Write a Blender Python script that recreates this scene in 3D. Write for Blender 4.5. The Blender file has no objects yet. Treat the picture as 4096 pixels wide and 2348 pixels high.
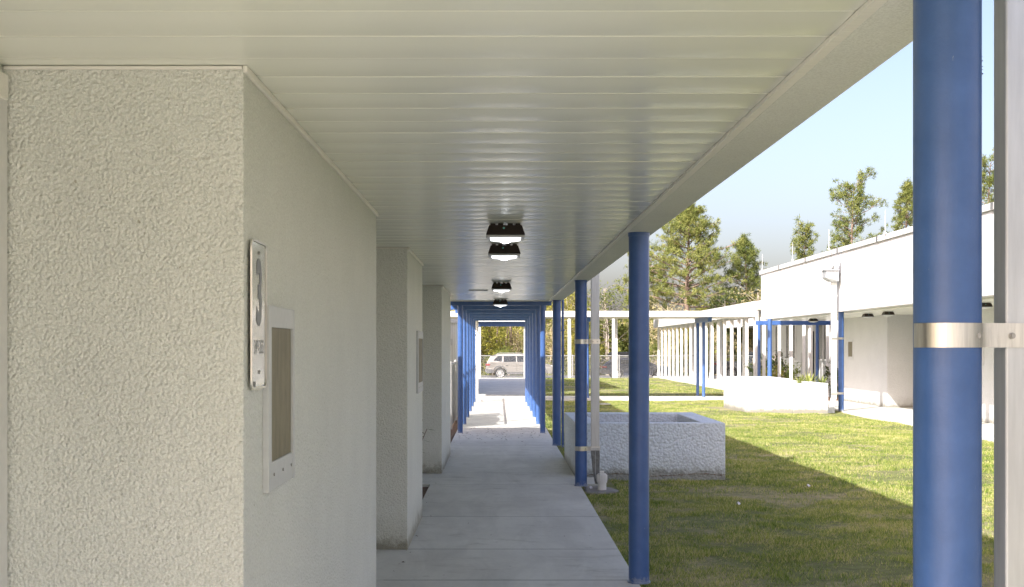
import bpy, math, random
import numpy as np
from mathutils import Vector, Matrix
R = math.radians
rnd = random.Random(7)
sc = bpy.context.scene
col = sc.collection
F, CX, CY, HC = 3175.0, 1236.0, 863.0, 1.8      # lens in photo pixels, vanishing point, eye height

# ------------------------------------------------------------------ materials
def mat(name, base=(.8,.8,.8), rough=.6, metal=0.0, spec=None, coat=0.0):
    m = bpy.data.materials.new(name); m.use_nodes = True
    b = m.node_tree.nodes['Principled BSDF']
    b.inputs['Base Color'].default_value = (*base, 1)
    b.inputs['Roughness'].default_value = rough
    b.inputs['Metallic'].default_value = metal
    if spec is not None: b.inputs['Specular IOR Level'].default_value = spec
    if coat: b.inputs['Coat Weight'].default_value = coat; b.inputs['Coat Roughness'].default_value = .08
    return m
def N(m, t, **kw):
    n = m.node_tree.nodes.new(t)
    for k, v in kw.items():
        if k in n.inputs: n.inputs[k].default_value = v
        else: setattr(n, k, v)
    return n
def L(m, a, b): m.node_tree.links.new(a, b)
def P(m): return m.node_tree.nodes['Principled BSDF']
def coords(m, scale=(1,1,1)):
    tc = N(m, 'ShaderNodeTexCoord'); mp = N(m, 'ShaderNodeMapping')
    mp.inputs['Scale'].default_value = scale
    L(m, tc.outputs['Object'], mp.inputs['Vector']); return mp.outputs['Vector']
def ramp(m, fac, stops):
    r = N(m, 'ShaderNodeValToRGB'); e = r.color_ramp.elements
    while len(e) < len(stops): e.new(.5)
    for i, (p, c) in enumerate(stops):
        e[i].position = p; e[i].color = (*c, 1) if len(c) == 3 else c
    L(m, fac, r.inputs['Fac']); return r.outputs['Color']
def noise(m, vec, scale, detail=4, rough=.55, dist=0):
    n = N(m, 'ShaderNodeTexNoise'); n.inputs['Scale'].default_value = scale
    n.inputs['Detail'].default_value = detail; n.inputs['Roughness'].default_value = rough
    n.inputs['Distortion'].default_value = dist
    L(m, vec, n.inputs['Vector']); return n.outputs['Fac']
def bump(m, h, dist, strength=1.0, prev=None):
    b = N(m, 'ShaderNodeBump'); b.inputs['Distance'].default_value = dist; b.inputs['Strength'].default_value = strength
    L(m, h, b.inputs['Height'])
    if prev is not None: L(m, prev, b.inputs['Normal'])
    L(m, b.outputs['Normal'], P(m).inputs['Normal']); return b.outputs['Normal']
def mix(m, fac, a, b, mode='MIX'):
    x = N(m, 'ShaderNodeMix', data_type='RGBA', blend_type=mode)
    if isinstance(fac, float): x.inputs[0].default_value = fac
    else: L(m, fac, x.inputs[0])
    for i, v in ((6, a), (7, b)):
        if isinstance(v, tuple): x.inputs[i].default_value = (*v, 1)
        else: L(m, v, x.inputs[i])
    return x.outputs[2]
def mathn(m, op, a, b=0.0):
    x = N(m, 'ShaderNodeMath', operation=op)
    for i, v in ((0, a), (1, b)):
        if isinstance(v, (int, float)): x.inputs[i].default_value = v
        else: L(m, v, x.inputs[i])
    return x.outputs[0]

def stucco(name, base, scale=42, dist=.006, dirt=True, cav_dark=.12):
    m = mat(name, base, .62)
    v = coords(m)
    n1 = N(m, 'ShaderNodeTexNoise'); n1.inputs['Scale'].default_value = 30; n1.inputs['Detail'].default_value = 3
    L(m, v, n1.inputs['Vector'])
    d = N(m, 'ShaderNodeVectorMath', operation='MULTIPLY_ADD'); L(m, n1.outputs['Color'], d.inputs[0])
    d.inputs[1].default_value = (.016,.016,.016); L(m, v, d.inputs[2])
    vo = N(m, 'ShaderNodeTexVoronoi', feature='SMOOTH_F1'); vo.inputs['Scale'].default_value = scale
    vo.inputs['Smoothness'].default_value = .55
    L(m, d.outputs[0], vo.inputs['Vector'])
    lump = mathn(m, 'SUBTRACT', 1.0, vo.outputs['Distance'])
    f2 = noise(m, v, scale*1.5, 5, .6)
    h = mathn(m, 'ADD', mathn(m, 'MULTIPLY', lump, .9), mathn(m, 'MULTIPLY', f2, .7))
    bump(m, h, dist, 1.0)
    c = noise(m, v, 1.7, 5, .6)
    cav = ramp(m, h, [(.55, (1-cav_dark*1.6,)*3), (.85, (1,1,1))])  # tone drops where the lump relief is low
    tone = ramp(m, c, [(.3, tuple(x*.93 for x in base)), (.7, base)])
    sx = N(m, 'ShaderNodeSeparateXYZ'); L(m, v, sx.inputs[0])
    gn = noise(m, v, 7, 6, .7); sp = noise(m, v, 60, 3, .7)
    zz = mathn(m, 'ADD', mathn(m, 'ADD', sx.outputs['Z'], mathn(m, 'MULTIPLY', gn, -.34)), mathn(m, 'MULTIPLY', sp, -.12))
    gr = ramp(m, mathn(m, 'ADD', zz, .5), [(.30, (.42,.40,.34)), (.40, (.86,.86,.83)), (.62, (1,1,1))])
    st = noise(m, coords(m, (2.2,2.2,.35)), 3, 6, .65)
    ws = ramp(m, st, [(.30, (.90,.89,.86)), (.48, (1,1,1))])
    pit = ramp(m, noise(m, v, 38, 2, .5), [(.20, (.62,.59,.52)), (.245, (1,1,1))])
    c = mix(m, 1.0, tone, cav, 'MULTIPLY')
    spk = ramp(m, noise(m, v, 170, 2, .6), [(.40, (.84,.84,.82)), (.58, (1,1,1))])
    c = mix(m, .8, c, spk, 'MULTIPLY')
    if dirt:
        c = mix(m, 1.0, c, gr, 'MULTIPLY'); c = mix(m, 1.0, c, pit, 'MULTIPLY')
    L(m, c, P(m).inputs['Base Color'])
    return m
M = {}
M['stucco'] = stucco('cream stucco', (.86,.875,.815), 84, .0105, cav_dark=.02)
M['stucco_white'] = stucco('white stucco', (.67,.675,.675), 40, .006, cav_dark=.05)
M['stucco_planter'] = stucco('planter stucco', (.72,.81,.90), 30, .016, cav_dark=.12)  # skylight blue put into the white planter's colour
M['fascia'] = stucco('fascia render', (.60,.60,.605), 90, .0012, cav_dark=.02)
def brushed(name, base, rough, metal, streak=(30,30,2), bd=.0006, var=.12):
    m = mat(name, base, rough, metal)
    v = coords(m, streak); n = noise(m, v, 3, 5, .6)
    L(m, ramp(m, n, [(.3, tuple(x*(1-var) for x in base)), (.7, tuple(min(1,x*(1+var)) for x in base))]), P(m).inputs['Base Color'])
    if bd: bump(m, n, bd, .6)
    return m
# ceiling: cream enamelled aluminium pans
m = mat('ceiling enamel', (.50,.49,.43), .27, 0.0, .8); M['ceiling'] = m
v = coords(m, (1.2,9,1)); n = noise(m, v, 1.6, 3, .5)
v2 = coords(m, (1,1,1)); n2 = noise(m, v2, .9, 5, .6)
L(m, mix(m, mathn(m,'MULTIPLY',n2,.6), (.85,.865,.775), (.81,.825,.74)), P(m).inputs['Base Color'])
bump(m, n, .0006, .4)
L(m, mathn(m,'ADD', mathn(m,'MULTIPLY', noise(m, coords(m,(1,3,1)), 1.2, 3, .5), .10), .17), P(m).inputs['Roughness'])
M['trim'] = brushed('painted trim', (.82,.80,.74), .4, 0, (2,60,60), .0004, .07)
M['beam_paint'] = stucco('beam paint', (.83,.84,.79), 120, .0010, cav_dark=.05)
m = mat('blue enamel', (.046,.112,.31), .34, 0, .6); M['blue'] = m
v = coords(m); n = noise(m, v, 120, 3, .6); n3 = noise(m, v, 9, 4, .6)
bump(m, mathn(m,'ADD', n, mathn(m,'MULTIPLY', n3, 1.2)), .0012, .55)
sp = noise(m, coords(m,(1,1,.4)), 55, 6, .75)
chip = ramp(m, sp, [(.665, (0,0,0)), (.74, (1,1,1))])
bcol = ramp(m, n3, [(.3, (.038,.098,.275)), (.7, (.054,.126,.34))])
sx = N(m, 'ShaderNodeSeparateXYZ'); L(m, coords(m), sx.inputs[0])
low = mathn(m,'ADD', sx.outputs['Z'], mathn(m,'MULTIPLY', noise(m, coords(m), 22, 6, .8), -.42))
wear = ramp(m, mathn(m,'ADD', low, .5), [(.29,(1,1,1)), (.33,(0,0,0))])
dust = ramp(m, noise(m, coords(m,(1,1,.22)), 6, 6, .7), [(.42,(0,0,0)), (.75,(1,1,1))])
c0 = mix(m, mathn(m,'MULTIPLY',chip,.6), bcol, (.40,.43,.48))
c0 = mix(m, mathn(m,'MULTIPLY',dust,.09), c0, (.22,.25,.29))
L(m, mix(m, mathn(m,'MULTIPLY',wear,.6), c0, (.30,.34,.40)), P(m).inputs['Base Color'])
M['alu'] = brushed('mill aluminium', (.50,.52,.54), .40, .6, (14,14,1.2), .0004, .10)
M['alu_white'] = brushed('painted downspout', (.74,.75,.75), .4, .15, (10,10,1), .0003, .05)
M['strap'] = brushed('strap metal', (.66,.65,.62), .28, .9, (50,50,3), .0008, .12)
M['bolt'] = mat('bolt steel', (.35,.34,.32), .4, .9)
M['white_paint'] = brushed('white metal paint', (.66,.66,.645), .45, 0, (8,8,8), .0004, .05)
M['vent_frame'] = brushed('vent frame paint', (.56,.57,.57), .5, 0, (8,8,8), 0, .05)
M['white_shade'] = brushed('canopy soffit paint', (.60,.56,.47), .5, 0, (3,3,3), 0, .06)
M['grey_paint'] = mat('grey coping', (.50,.50,.50), .5)
M['boot'] = brushed('weathered boot metal', (.17,.18,.18), .5, .5, (8,8,8), .002, .3)
M['pvc'] = mat('white pvc', (.66,.67,.66), .35)
M['bronze'] = mat('bronze housing', (.035,.024,.020), .45, .3)
M['teal'] = mat('teal plug', (.10,.42,.40), .4)
m = mat('diffuser', (.6,.62,.64), .25); P(m).inputs['Emission Color'].default_value=(.93,.96,1,1); P(m).inputs['Emission Strength'].default_value=.5; M['lens']=m
M['ringmat']=mat('lens ring plastic',(.45,.46,.47),.35)
m = mat('led', (1,1,1), .3); P(m).inputs['Emission Color'].default_value=(.95,.97,1,1); P(m).inputs['Emission Strength'].default_value=5; M['led']=m
m = mat('lens off', (.7,.72,.72), .3); M['lens_off']=m
M['khaki'] = brushed('khaki slats', (.25,.225,.155), .5, .1, (6,6,2), 0, .2)
M['dark'] = mat('dark gap', (.02,.02,.02), .8)
m = mat('reflective sign sheet', (.62,.62,.58), .16, .55); M['sign'] = m
bump(m, noise(m, coords(m,(1,2,5)), 1.6, 2, .5), .004, .5)
M['sign_ink'] = mat('grey sign ink', (.09,.10,.10), .35)
M['sign_faint'] = mat('faded sign ink', (.30,.31,.32), .35)
m = mat('window glass', (.018,.022,.028), .2, 0, .22); M['glass'] = m
M['black'] = mat('black rubber', (.02,.02,.02), .7)
# concrete
def concrete(name, a, b, streak=(1,1,1)):
    m = mat(name, a, .75)
    v = coords(m, streak); big = noise(m, v, .8, 6, .6, .4); fine = noise(m, coords(m,(2,14,2)), 9, 6, .7)
    st = noise(m, coords(m,(1,2.2,1)), 1.9, 6, .7, .6)
    c1 = ramp(m, big, [(.28, b), (.68, a)])
    c2 = ramp(m, fine, [(.3,(.88,.88,.88)), (.7,(1.05,1.05,1.05))])
    c3 = ramp(m, st, [(.28,(.74,.73,.71)), (.44,(1,1,1))])
    c4 = ramp(m, noise(m, coords(m,(1,1,1)), 17, 3, .6), [(.255,(.55,.53,.50)), (.30,(1,1,1))])
    c5 = ramp(m, noise(m, coords(m,(.5,.12,1)), 5, 5, .7, .8), [(.35,(.86,.86,.86)), (.6,(1,1,1))])
    L(m, mix(m, 1.0, mix(m, 1.0, mix(m, 1.0, mix(m, 1.0, c1, c2, 'MULTIPLY'), c3, 'MULTIPLY'), c4, 'MULTIPLY'), c5, 'MULTIPLY'), P(m).inputs['Base Color'])
    bump(m, fine, .002, .6)
    return m
M['concrete'] = concrete('broom finished concrete', (.665,.665,.61), (.55,.545,.50))
M['concrete_old'] = concrete('old pad concrete', (.42,.41,.37), (.2,.19,.17))
M['bounce_paving'] = concrete('warm pavement', (.72,.65,.52), (.64,.58,.46))
M['asphalt'] = concrete('parking asphalt', (.16,.155,.15), (.10,.10,.10))
m = mat('mulch', (.10,.055,.03), .9); M['mulch']=m
n = noise(m, coords(m), 30, 6, .8); L(m, ramp(m, n, [(.35,(.05,.03,.02)),(.65,(.22,.13,.07))]), P(m).inputs['Base Color']); bump(m, n, .02)
# lawn
m = mat('lawn soil', (.1,.1,.05), .95); M['lawn'] = m
v = coords(m); b1 = noise(m, v, .55, 6, .65, .5); b2 = noise(m, v, 9, 6, .75)
green = ramp(m, b2, [(.3,(.08,.095,.03)), (.55,(.15,.17,.05)), (.75,(.27,.25,.12))])
dry = ramp(m, b2, [(.3,(.24,.20,.10)), (.7,(.48,.41,.26))])
L(m, mix(m, ramp(m, b1, [(.46,(0,0,0)),(.66,(1,1,1))]), green, dry), P(m).inputs['Base Color'])
bump(m, b2, .05, .8)
def leafmat(name, cols, trans=.35, nscale=1.3, rough=.6, rnd_w=.22):
    m = bpy.data.materials.new(name); m.use_nodes = True; nt = m.node_tree
    b = P(m); b.inputs['Roughness'].default_value = rough; b.inputs['Specular IOR Level'].default_value = .25
    v = coords(m); n = noise(m, v, nscale, 3, .6); n2 = noise(m, v, nscale*9, 2, .5)
    oi = N(m, 'ShaderNodeObjectInfo')
    f = mathn(m,'ADD', mathn(m,'MULTIPLY', n, .8), mathn(m,'ADD', mathn(m,'MULTIPLY', n2, .5), mathn(m,'MULTIPLY', oi.outputs['Random'], .16)))
    ge = N(m, 'ShaderNodeNewGeometry'); f = mathn(m,'ADD', f, mathn(m,'MULTIPLY', ge.outputs['Random Per Island'], rnd_w)); f = mathn(m, 'SUBTRACT', f, .22+rnd_w*.5)
    st = [(.25 + .5*i/(len(cols)-1), c) for i, c in enumerate(cols)]
    c = ramp(m, f, st)
    L(m, c, b.inputs['Base Color'])
    t = N(m, 'ShaderNodeBsdfTranslucent'); L(m, c, t.inputs['Color'])
    mx = N(m, 'ShaderNodeMixShader'); mx.inputs[0].default_value = trans
    L(m, b.outputs[0], mx.inputs[1]); L(m, t.outputs[0], mx.inputs[2])
    L(m, mx.outputs[0], nt.nodes['Material Output'].inputs['Surface'])
    return m
M['blade'] = leafmat('grass blades', [(.08,.15,.025),(.19,.28,.045),(.35,.40,.085),(.58,.52,.25)], .3, 1.4, .6, .5)
M['pine'] = leafmat('pine needles', [(.08,.115,.03),(.19,.22,.055),(.33,.33,.10)], .3)
M['yellow_leaf'] = leafmat('yellow green leaves', [(.16,.17,.03),(.28,.27,.05),(.42,.36,.09)], .4)
M['olive_leaf'] = leafmat('olive leaves', [(.07,.10,.02),(.16,.19,.045),(.30,.29,.09)], .35)
M['dark_leaf'] = leafmat('dark leaves', [(.03,.05,.015),(.06,.09,.025),(.12,.14,.04)], .25)
M['rust_leaf'] = leafmat('rusty autumn leaves', [(.24,.20,.09),(.36,.31,.14),(.46,.42,.25)], .35)
M['palm'] = leafmat('palm fronds', [(.10,.14,.03),(.22,.26,.06),(.40,.40,.14)], .3)
M['bark'] = brushed('pine bark', (.25,.18,.14), .9, 0, (8,8,2), .02, .4)
M['twig'] = mat('grey twigs', (.36,.31,.26), .9)
M['dry_twig'] = mat('dry twigs', (.40,.33,.22), .9)

# ------------------------------------------------------------------ mesh builder
class MB:
    def __init__(s): s.v=[]; s.f=[]; s.s=[]
    def add(s, vs, fs, smooth=False):
        b=len(s.v); s.v += [tuple(p) for p in vs]
        for f in fs: s.f.append(tuple(i+b for i in f)); s.s.append(smooth)
        return s
    def box(s, x0,x1,y0,y1,z0,z1):
        return s.add([(x0,y0,z0),(x1,y0,z0),(x1,y1,z0),(x0,y1,z0),(x0,y0,z1),(x1,y0,z1),(x1,y1,z1),(x0,y1,z1)],
            [(0,3,2,1),(4,5,6,7),(0,1,5,4),(1,2,6,5),(2,3,7,6),(3,0,4,7)])
    def frustum(s, cx, cy, z0, hx0, hy0, z1, hx1, hy1):
        return s.add([(cx-hx0,cy-hy0,z0),(cx+hx0,cy-hy0,z0),(cx+hx0,cy+hy0,z0),(cx-hx0,cy+hy0,z0),
                      (cx-hx1,cy-hy1,z1),(cx+hx1,cy-hy1,z1),(cx+hx1,cy+hy1,z1),(cx-hx1,cy+hy1,z1)],
            [(0,3,2,1),(4,5,6,7),(0,1,5,4),(1,2,6,5),(2,3,7,6),(3,0,4,7)])
    def tube(s, pts, rs, n=8, caps=True, smooth=True):
        pts=[Vector(p) for p in pts]; 
        if not hasattr(rs,'__len__'): rs=[rs]*len(pts)
        rings=[]; 
        for i,p in enumerate(pts):
            d=(pts[min(i+1,len(pts)-1)]-pts[max(i-1,0)]).normalized()
            a=Vector((0,0,1)) if abs(d.z)<.9 else Vector((1,0,0))
            u=d.cross(a).normalized(); w=d.cross(u).normalized()
            rings.append([p+(u*math.cos(t)+w*math.sin(t))*rs[i] for t in [2*math.pi*k/n for k in range(n)]])
        vs=[q for r in rings for q in r]; fs=[]
        for i in range(len(pts)-1):
            for k in range(n):
                a=i*n+k; b=i*n+(k+1)%n; fs.append((a,a+n,b+n,b))
        s.add(vs,fs,smooth)
        if caps:
            s.add(rings[0],[tuple(range(n))]); s.add(rings[-1],[tuple(range(n-1,-1,-1))])
        return s
    def cyl(s, x,y,z0,z1,r,n=24,r1=None): return s.tube([(x,y,z0),(x,y,z1)],[r,r if r1 is None else r1],n)
    def prism(s, prof, axis, a0, a1, hw=None):
        """profile polygon extruded between a0 and a1 along 'x' or 'y'"""
        k=len(prof)
        def pt(p,a): return (a,p[0],p[1]) if axis=='x' else (p[0],a,p[1])
        vs=[pt(p,a0) for p in prof]+[pt(p,a1) for p in prof]
        return s.add(vs,[tuple(range(k)),tuple(range(2*k-1,k-1,-1))]+[(i,i+k,(i+1)%k+k,(i+1)%k) for i in range(k)])
    def build(s, name, m, parent=None, bevel=0, seg=2, world=True):
        me=bpy.data.meshes.new(name); me.from_pydata(s.v,[],s.f); 
        me.polygons.foreach_set('use_smooth', s.s); me.materials.append(M[m] if isinstance(m,str) else m); me.update()
        import bmesh
        bm=bmesh.new(); bm.from_mesh(me); bmesh.ops.recalc_face_normals(bm, faces=bm.faces); bm.to_mesh(me); bm.free()
        o=bpy.data.objects.new(name,me); col.objects.link(o)
        if parent is not None:
            o.parent=parent
            if world: 
                q=parent; off=Vector((0,0,0))
                while q is not None: off+=q.location; q=q.parent
                o.location=-off
        if bevel:
            b=o.modifiers.new('b','BEVEL'); b.width=bevel; b.segments=seg; b.limit_method='ANGLE'; b.angle_limit=R(40)
        return o
def npmesh(name, V, Fc, m, parent=None, world=True):
    """V (n,3) float array, Fc (k,3 or 4) int array"""
    me=bpy.data.meshes.new(name); V=np.asarray(V,dtype=np.float32); Fc=np.asarray(Fc,dtype=np.int32); k=Fc.shape[1]
    me.vertices.add(len(V)); me.vertices.foreach_set('co',V.ravel())
    me.loops.add(Fc.size); me.loops.foreach_set('vertex_index',Fc.ravel())
    me.polygons.add(len(Fc)); me.polygons.foreach_set('loop_start',np.arange(0,Fc.size,k,dtype=np.int32))
    me.update(calc_edges=True); me.validate(); me.materials.append(M[m] if isinstance(m,str) else m)
    o=bpy.data.objects.new(name,me); col.objects.link(o)
    if parent is not None:
        o.parent=parent
        if world: o.location=-parent.location
    return o
def tag(o,label=None,cat=None,group=None,kind=None):
    if label: o['label']=label
    if cat: o['category']=cat
    if group: o['group']=group
    if kind: o['kind']=kind
    return o
def thing(name,label,cat,loc=(0,0,0),group=None):
    o=bpy.data.objects.new(name,None); col.objects.link(o); o.location=loc; o.empty_display_size=.2
    return tag(o,label,cat,group)
def copy_tree(o,parent=None):
    c=o.copy(); col.objects.link(c); c.parent=parent
    for ch in list(o.children): copy_tree(ch,c)
    return c
def struct(o): o['kind']='structure'; return o

# ------------------------------------------------------------------ ground
GZ=-.06
def gz(x,y):
    z=GZ
    if 9<y<79 and 1<x<10: z+=.012*math.sin(x*1.9+y*.7)+.012*math.sin(y*1.3-x*.8)
    if y>79: z=GZ-.22*min(1,(y-79)/1.8)
    # soil banked against the far planter's left corner
    z+=.09*math.exp(-((x-6.3)**2+(y-36.6)**2)/.8)
    return z
xs=[-400,-150,-60,-30,-12,-6,-3,-1.5,-1.0]+[1.0+.3*i for i in range(31)]+[10.6,12,14,18,25,40,80,160,400]
ys=[-200,-60,-20,-6,0,4,7]+[9+.4*i for i in range(100)]+[50,53,57,61,65,70,75,78,79,79.6,80.2,80.8,84,90,100,120,150,220,400,900]
V=[(x,y,gz(x,y)) for y in ys for x in xs]; nx=len(xs)
Fc=[(j*nx+i,j*nx+i+1,(j+1)*nx+i+1,(j+1)*nx+i) for j in range(len(ys)-1) for i in range(nx-1)]
g=npmesh('ground',V,Fc,'lawn'); g.data.polygons.foreach_set('use_smooth',[True]*len(Fc)); struct(g)
mb=MB(); mb.box(-60,80,81.5,96,-.5,-.255); struct(mb.build('road','asphalt'))
mb=MB(); mb.box(-14,14,-30,-3.2,-.2,-.002); struct(mb.build('bounce_pavement','bounce_paving'))  # unseen paving behind the camera, added to bounce warm light forward
# near walkway: slabs between real joints
fy=[-3.18,-.5,1.4,3.4,5.4,7.5,9.93,11.46,13.67,16.9,18.43,21.5,23.67,25.68,27.48]
while fy[-1]<48.5: fy.append(fy[-1]+1.53)
mb=MB()
for a,b in zip(fy[:-1],fy[1:]):
    xl=-.9 if a>13.6 and not (16.8<a<18.2) else -1.56
    if a>48: xl=-1.2
    mb.box(xl,1.074 if b<44.9 else 1.08,a+.009,b-.009,-.14,0)
o=mb.build('walkway','concrete',bevel=.003); struct(o)
mb=MB(); mb.box(-.89 ,1.068,-3.1,48.4,-.2,-.0012); struct(mb.build('walkway_base','dark'))
mb=MB()
y=48.5
while y<77:
    mb.box(-1.3,1.75,y+.006,min(y+1.8,77.3)-.006,-.14,-.002); y+=1.8
struct(mb.build('far_walkway','concrete',bevel=.008))
mb=MB(); x=1.09
while x<9.7: mb.box(x+.005,x+1.72-.005,45.2,48.0,-.14,-.004); x+=1.725
struct(mb.build('cross_walkway','concrete',bevel=.008))
mb=MB(); y=-20.0
while y<47.9:
    mb.box(9.82,17,y+.005,y+2.0-.005,-.14,-.002); y+=2.0
y=48.0
while y<82: mb.box(9.9,15,y+.005,y+1.0-.005,-.14,-.002); y+=1.0
struct(mb.build('side_walkway','concrete',bevel=.01))
mb=MB()
def patch(mb,x0,x1,y0,y1,z,n=10):
    V=[];
    for j in range(n+1):
        for i in range(n+1):
            e=(min(i,n-i)*min(j,n-j)>0)
            V.append((x0+(x1-x0)*i/n,y0+(y1-y0)*j/n,z+(rnd.uniform(.0,.05) if e else 0)))
    mb.add(V,[(j*(n+1)+i,j*(n+1)+i+1,(j+1)*(n+1)+i+1,(j+1)*(n+1)+i) for j in range(n) for i in range(n)],True)
patch(mb,-1.56,-.9,13.75,16.85,-.03); patch(mb,-1.6,-.9,21.8,44,-.04,24)
patch(mb,11.0,13.2,43.7,47.0,.0,10)
struct(mb.build('mulch_bed','mulch'))
mb=MB(); mb.box(1.085,1.42,17.1,17.96,-.12,-.015); struct(mb.build('concrete_apron','concrete',bevel=.006))

# ------------------------------------------------------------------ left school building
CZ=2.70; RY=.096
bl=thing('school_building','long white stucco school wing whose deep panelled ceiling and blue columns shelter the near walkway','building',(-4,4,0))
mb=MB(); PW=.277; y=RY; k=0
pans=MB()
while y<24.15:
    w=PW-.006; y1=min(y+w,24.17); nn=6
    zz=[CZ+.0035*math.sin(math.pi*i/nn)*(-1)+rnd.uniform(-.00012,.00012) for i in range(nn+1)]
    tilt=rnd.uniform(-.0012,.0012)
    V=[];
    for i in range(nn+1):
        yy=y+(y1-y)*i/nn; z_=zz[i]+tilt*(i/nn-.5)*2
        V+= [(-1.62,yy,z_),(.2,yy,z_+rnd.uniform(-.00015,.00015)),(.99,yy,z_)]
    fs=[]
    for i in range(nn):
        for q in (0,1): a=3*i+q; fs.append((a,a+1,a+4,a+3))
    pans.add(V,fs,True)
    # groove: up-turned flange
    gz1=.005 if k%8 else .010
    pans.add([(-1.62,y1,CZ),(.99,y1,CZ),(.99,y1+.001,CZ+gz1),(-1.62,y1+.001,CZ+gz1),
              (.99,y+PW,CZ+gz1),(-1.62,y+PW,CZ+gz1)],[(0,1,2,3),(3,2,4,5)])
    pans.add([(-1.62,y+PW-.0005,CZ+gz1+.001),(.99,y+PW-.0005,CZ+gz1+.001),(.99,y+PW-.0005,CZ-.0008),(-1.62,y+PW-.0005,CZ-.0008)],[(0,1,2,3)])
    y+=PW; k+=1
pans.build('ceiling','ceiling',bl)
MB().box(-12,.985,RY,24.15,CZ+.03,4.06).build('roof','fascia',bl)
MB().box(.99,1.2,RY-.05,24.2,2.685,4.0).build('fascia','beam_paint',bl,bevel=.006)
MB().box(.94,1.24,RY-.08,24.24,4.0,4.12).build('coping','grey_paint',bl)
MB().box(-12,.94,24.152,24.2,2.71,4.1).build('end_fascia','fascia',bl)
mb=MB(); mb.box(.952,.988,RY,24.15,CZ-.020,CZ-.004)
mb.box(-1.6,.985,24.17,24.21,CZ-.02,CZ+.006)
mb.build('ceiling_trim','trim',bl,bevel=.002)
# wall blocks
blocks=[(4.07,8.5),(11.42,13.66),(18.35,21.7)]
for i,(a,b) in enumerate(blocks):
    w=MB().box(-1.58,-.81,a,b,-.05,CZ-.004).build('wall','stucco',bl,bevel=.006,seg=2)
    t=MB(); t.box(-.81,-.796,a-.012,b+.01,CZ-.026,CZ-.004); t.box(-1.57,-.812,a-.012,a-.001,CZ-.016,CZ-.005)
    t.build('wall_trim','trim',bl,bevel=.003)
MB().box(-5,-1.575,2.3,21.7,-.05,CZ-.004).build('rear_wall','stucco',bl)
# doorway frame nearest the camera
f=MB(); f.box(-1.572,-1.552,3.86,4.05,0,2.60); f.box(-1.572,-1.556,2.6,3.86,2.45,2.60); f.box(-1.574,-1.560,2.6,3.86,0.95,1.02)
f.box(-1.575,-1.548,3.93,3.99,1.04,1.10)
f.build('window_frame','white_paint',bl,bevel=.004)
MB().box(-1.573,-1.566,2.6,3.86,1.02,2.45).build('window_glass','glass',bl)
MB().box(-1.58,-1.545,3.7,4.04,2.58,2.66).build('frame_head','trim',bl,bevel=.004)
def grille(parent,xf,sgn,y0,y1,z0,z1,name='wall_grille'):
    """framed slatted grille on a wall face x=xf, facing sgn*x"""
    X=lambda d: xf+sgn*d
    def bx(mb,d0,d1,*r):
        a,b=sorted((X(d0),X(d1))); mb.box(a,b,*r)
    fr=MB(); fw=.055
    bx(fr,.0,.022,y0,y0+fw,z0,z1); bx(fr,.0,.022,y1-.03,y1,z0,z1)
    bx(fr,.0,.021,y0+fw,y1-.03,z1-.075,z1); bx(fr,.0,.019,y0+fw,y1-.03,z0,z0+.10)
    g=fr.build(name,'vent_frame',parent,bevel=.002)
    sl=MB(); n=26; a=y0+fw; b=y1-.03; st=(b-a)/n
    for i in range(n): bx(sl,.004,.013,a+i*st+.002,a+(i+.68)*st,z0+.10,z1-.075)
    sl.build('slats','khaki',g); 
    bk=MB(); bx(bk,.0005,.004,a,b,z0+.10,z1-.075); bk.build('backing','dark',g)
    for q in (.1,.5,.9):
        s=MB(); yy=a+(b-a)*q; s.tube([(X(.021),yy,z0+.055),(X(.024),yy,z0+.055)],.006,8); s.build('screw','bolt',g)
    return g
grille(bl,-.81,1,4.40,4.95,1.300,1.947)
grille(bl,-.81,1,12.62,13.45,1.35,1.97)
# columns
def column(parent,x,y,z1,r=.0785,base=True,z0=0):
    c=MB().cyl(x,y,z0,z1,r,48).build('column','blue',parent)
    return c
COLY=[3.08,9.83,16.72,23.66]
for i,yy in enumerate(COLY):
    c=column(bl,1.08,yy,2.69)
    q=MB(); q.cyl(1.08,yy,2.655,2.684,.083,40).build('cap_ring','blue',c)
    q=MB(); q.cyl(1.08,yy,.0,.012,.088,40).build('base_ring','blue',c)
for yy,zs in ((3.08,(2.455,2.50)),(16.72,(2.44,2.49)),(16.72,(.60,.62))):
    ch=MB()
    for k in range(7):
        z=zs[0]+(zs[1]-zs[0])*k/6; w=rnd.uniform(.004,.011)
        ch.add([(1.155,yy-.012,z-.006),(1.157+w,yy-.003,z+rnd.uniform(-.004,.006)),(1.156,yy+.006,z+.009),(1.15,yy,z)],[(0,1,2),(0,2,3),(0,1,3),(1,2,3)])
    ch.build('rust_flake','boot',bl)
# ------------------------------------------------------------------ ceiling lights
def light_proto(name,lens,off=False):
    t=thing(name,'x','lamp')
    h=MB(); h.frustum(0,0,-.080,.139,.139,-.014,.118,.118)
    for dx in (-.09,-.035,.035,.09): h.box(dx-.018,dx+.018,-.10,.10,-.014,-.0005)
    h.frustum(0,0,-.086,.140,.140,-.0802,.140,.140)
    h.build('housing','bronze',t,world=False,bevel=.012,seg=3)
    MB().frustum(0,0,-.102,.136,.136,-.0865,.138,.138).build('lens_ring','ringmat',t,world=False,bevel=.002)
    l=MB(); l.frustum(0,0,-.112,.105,.105,-.1022,.112,.112); l.frustum(0,0,-.130,.012,.012,-.1121,.104,.104)
    l.build('lens',lens,t,world=False,bevel=.002)
    if not off: MB().frustum(0,0,-.1335,.014,.014,-.121,.045,.045).build('led','led',t,world=False)
    MB().tube([(-.012,-.1255,-.036),(-.012,-.131,-.037)],.0075,12).build('indicator','teal',t,world=False)
    return t
lp=light_proto('ceiling_light','lens')
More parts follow.
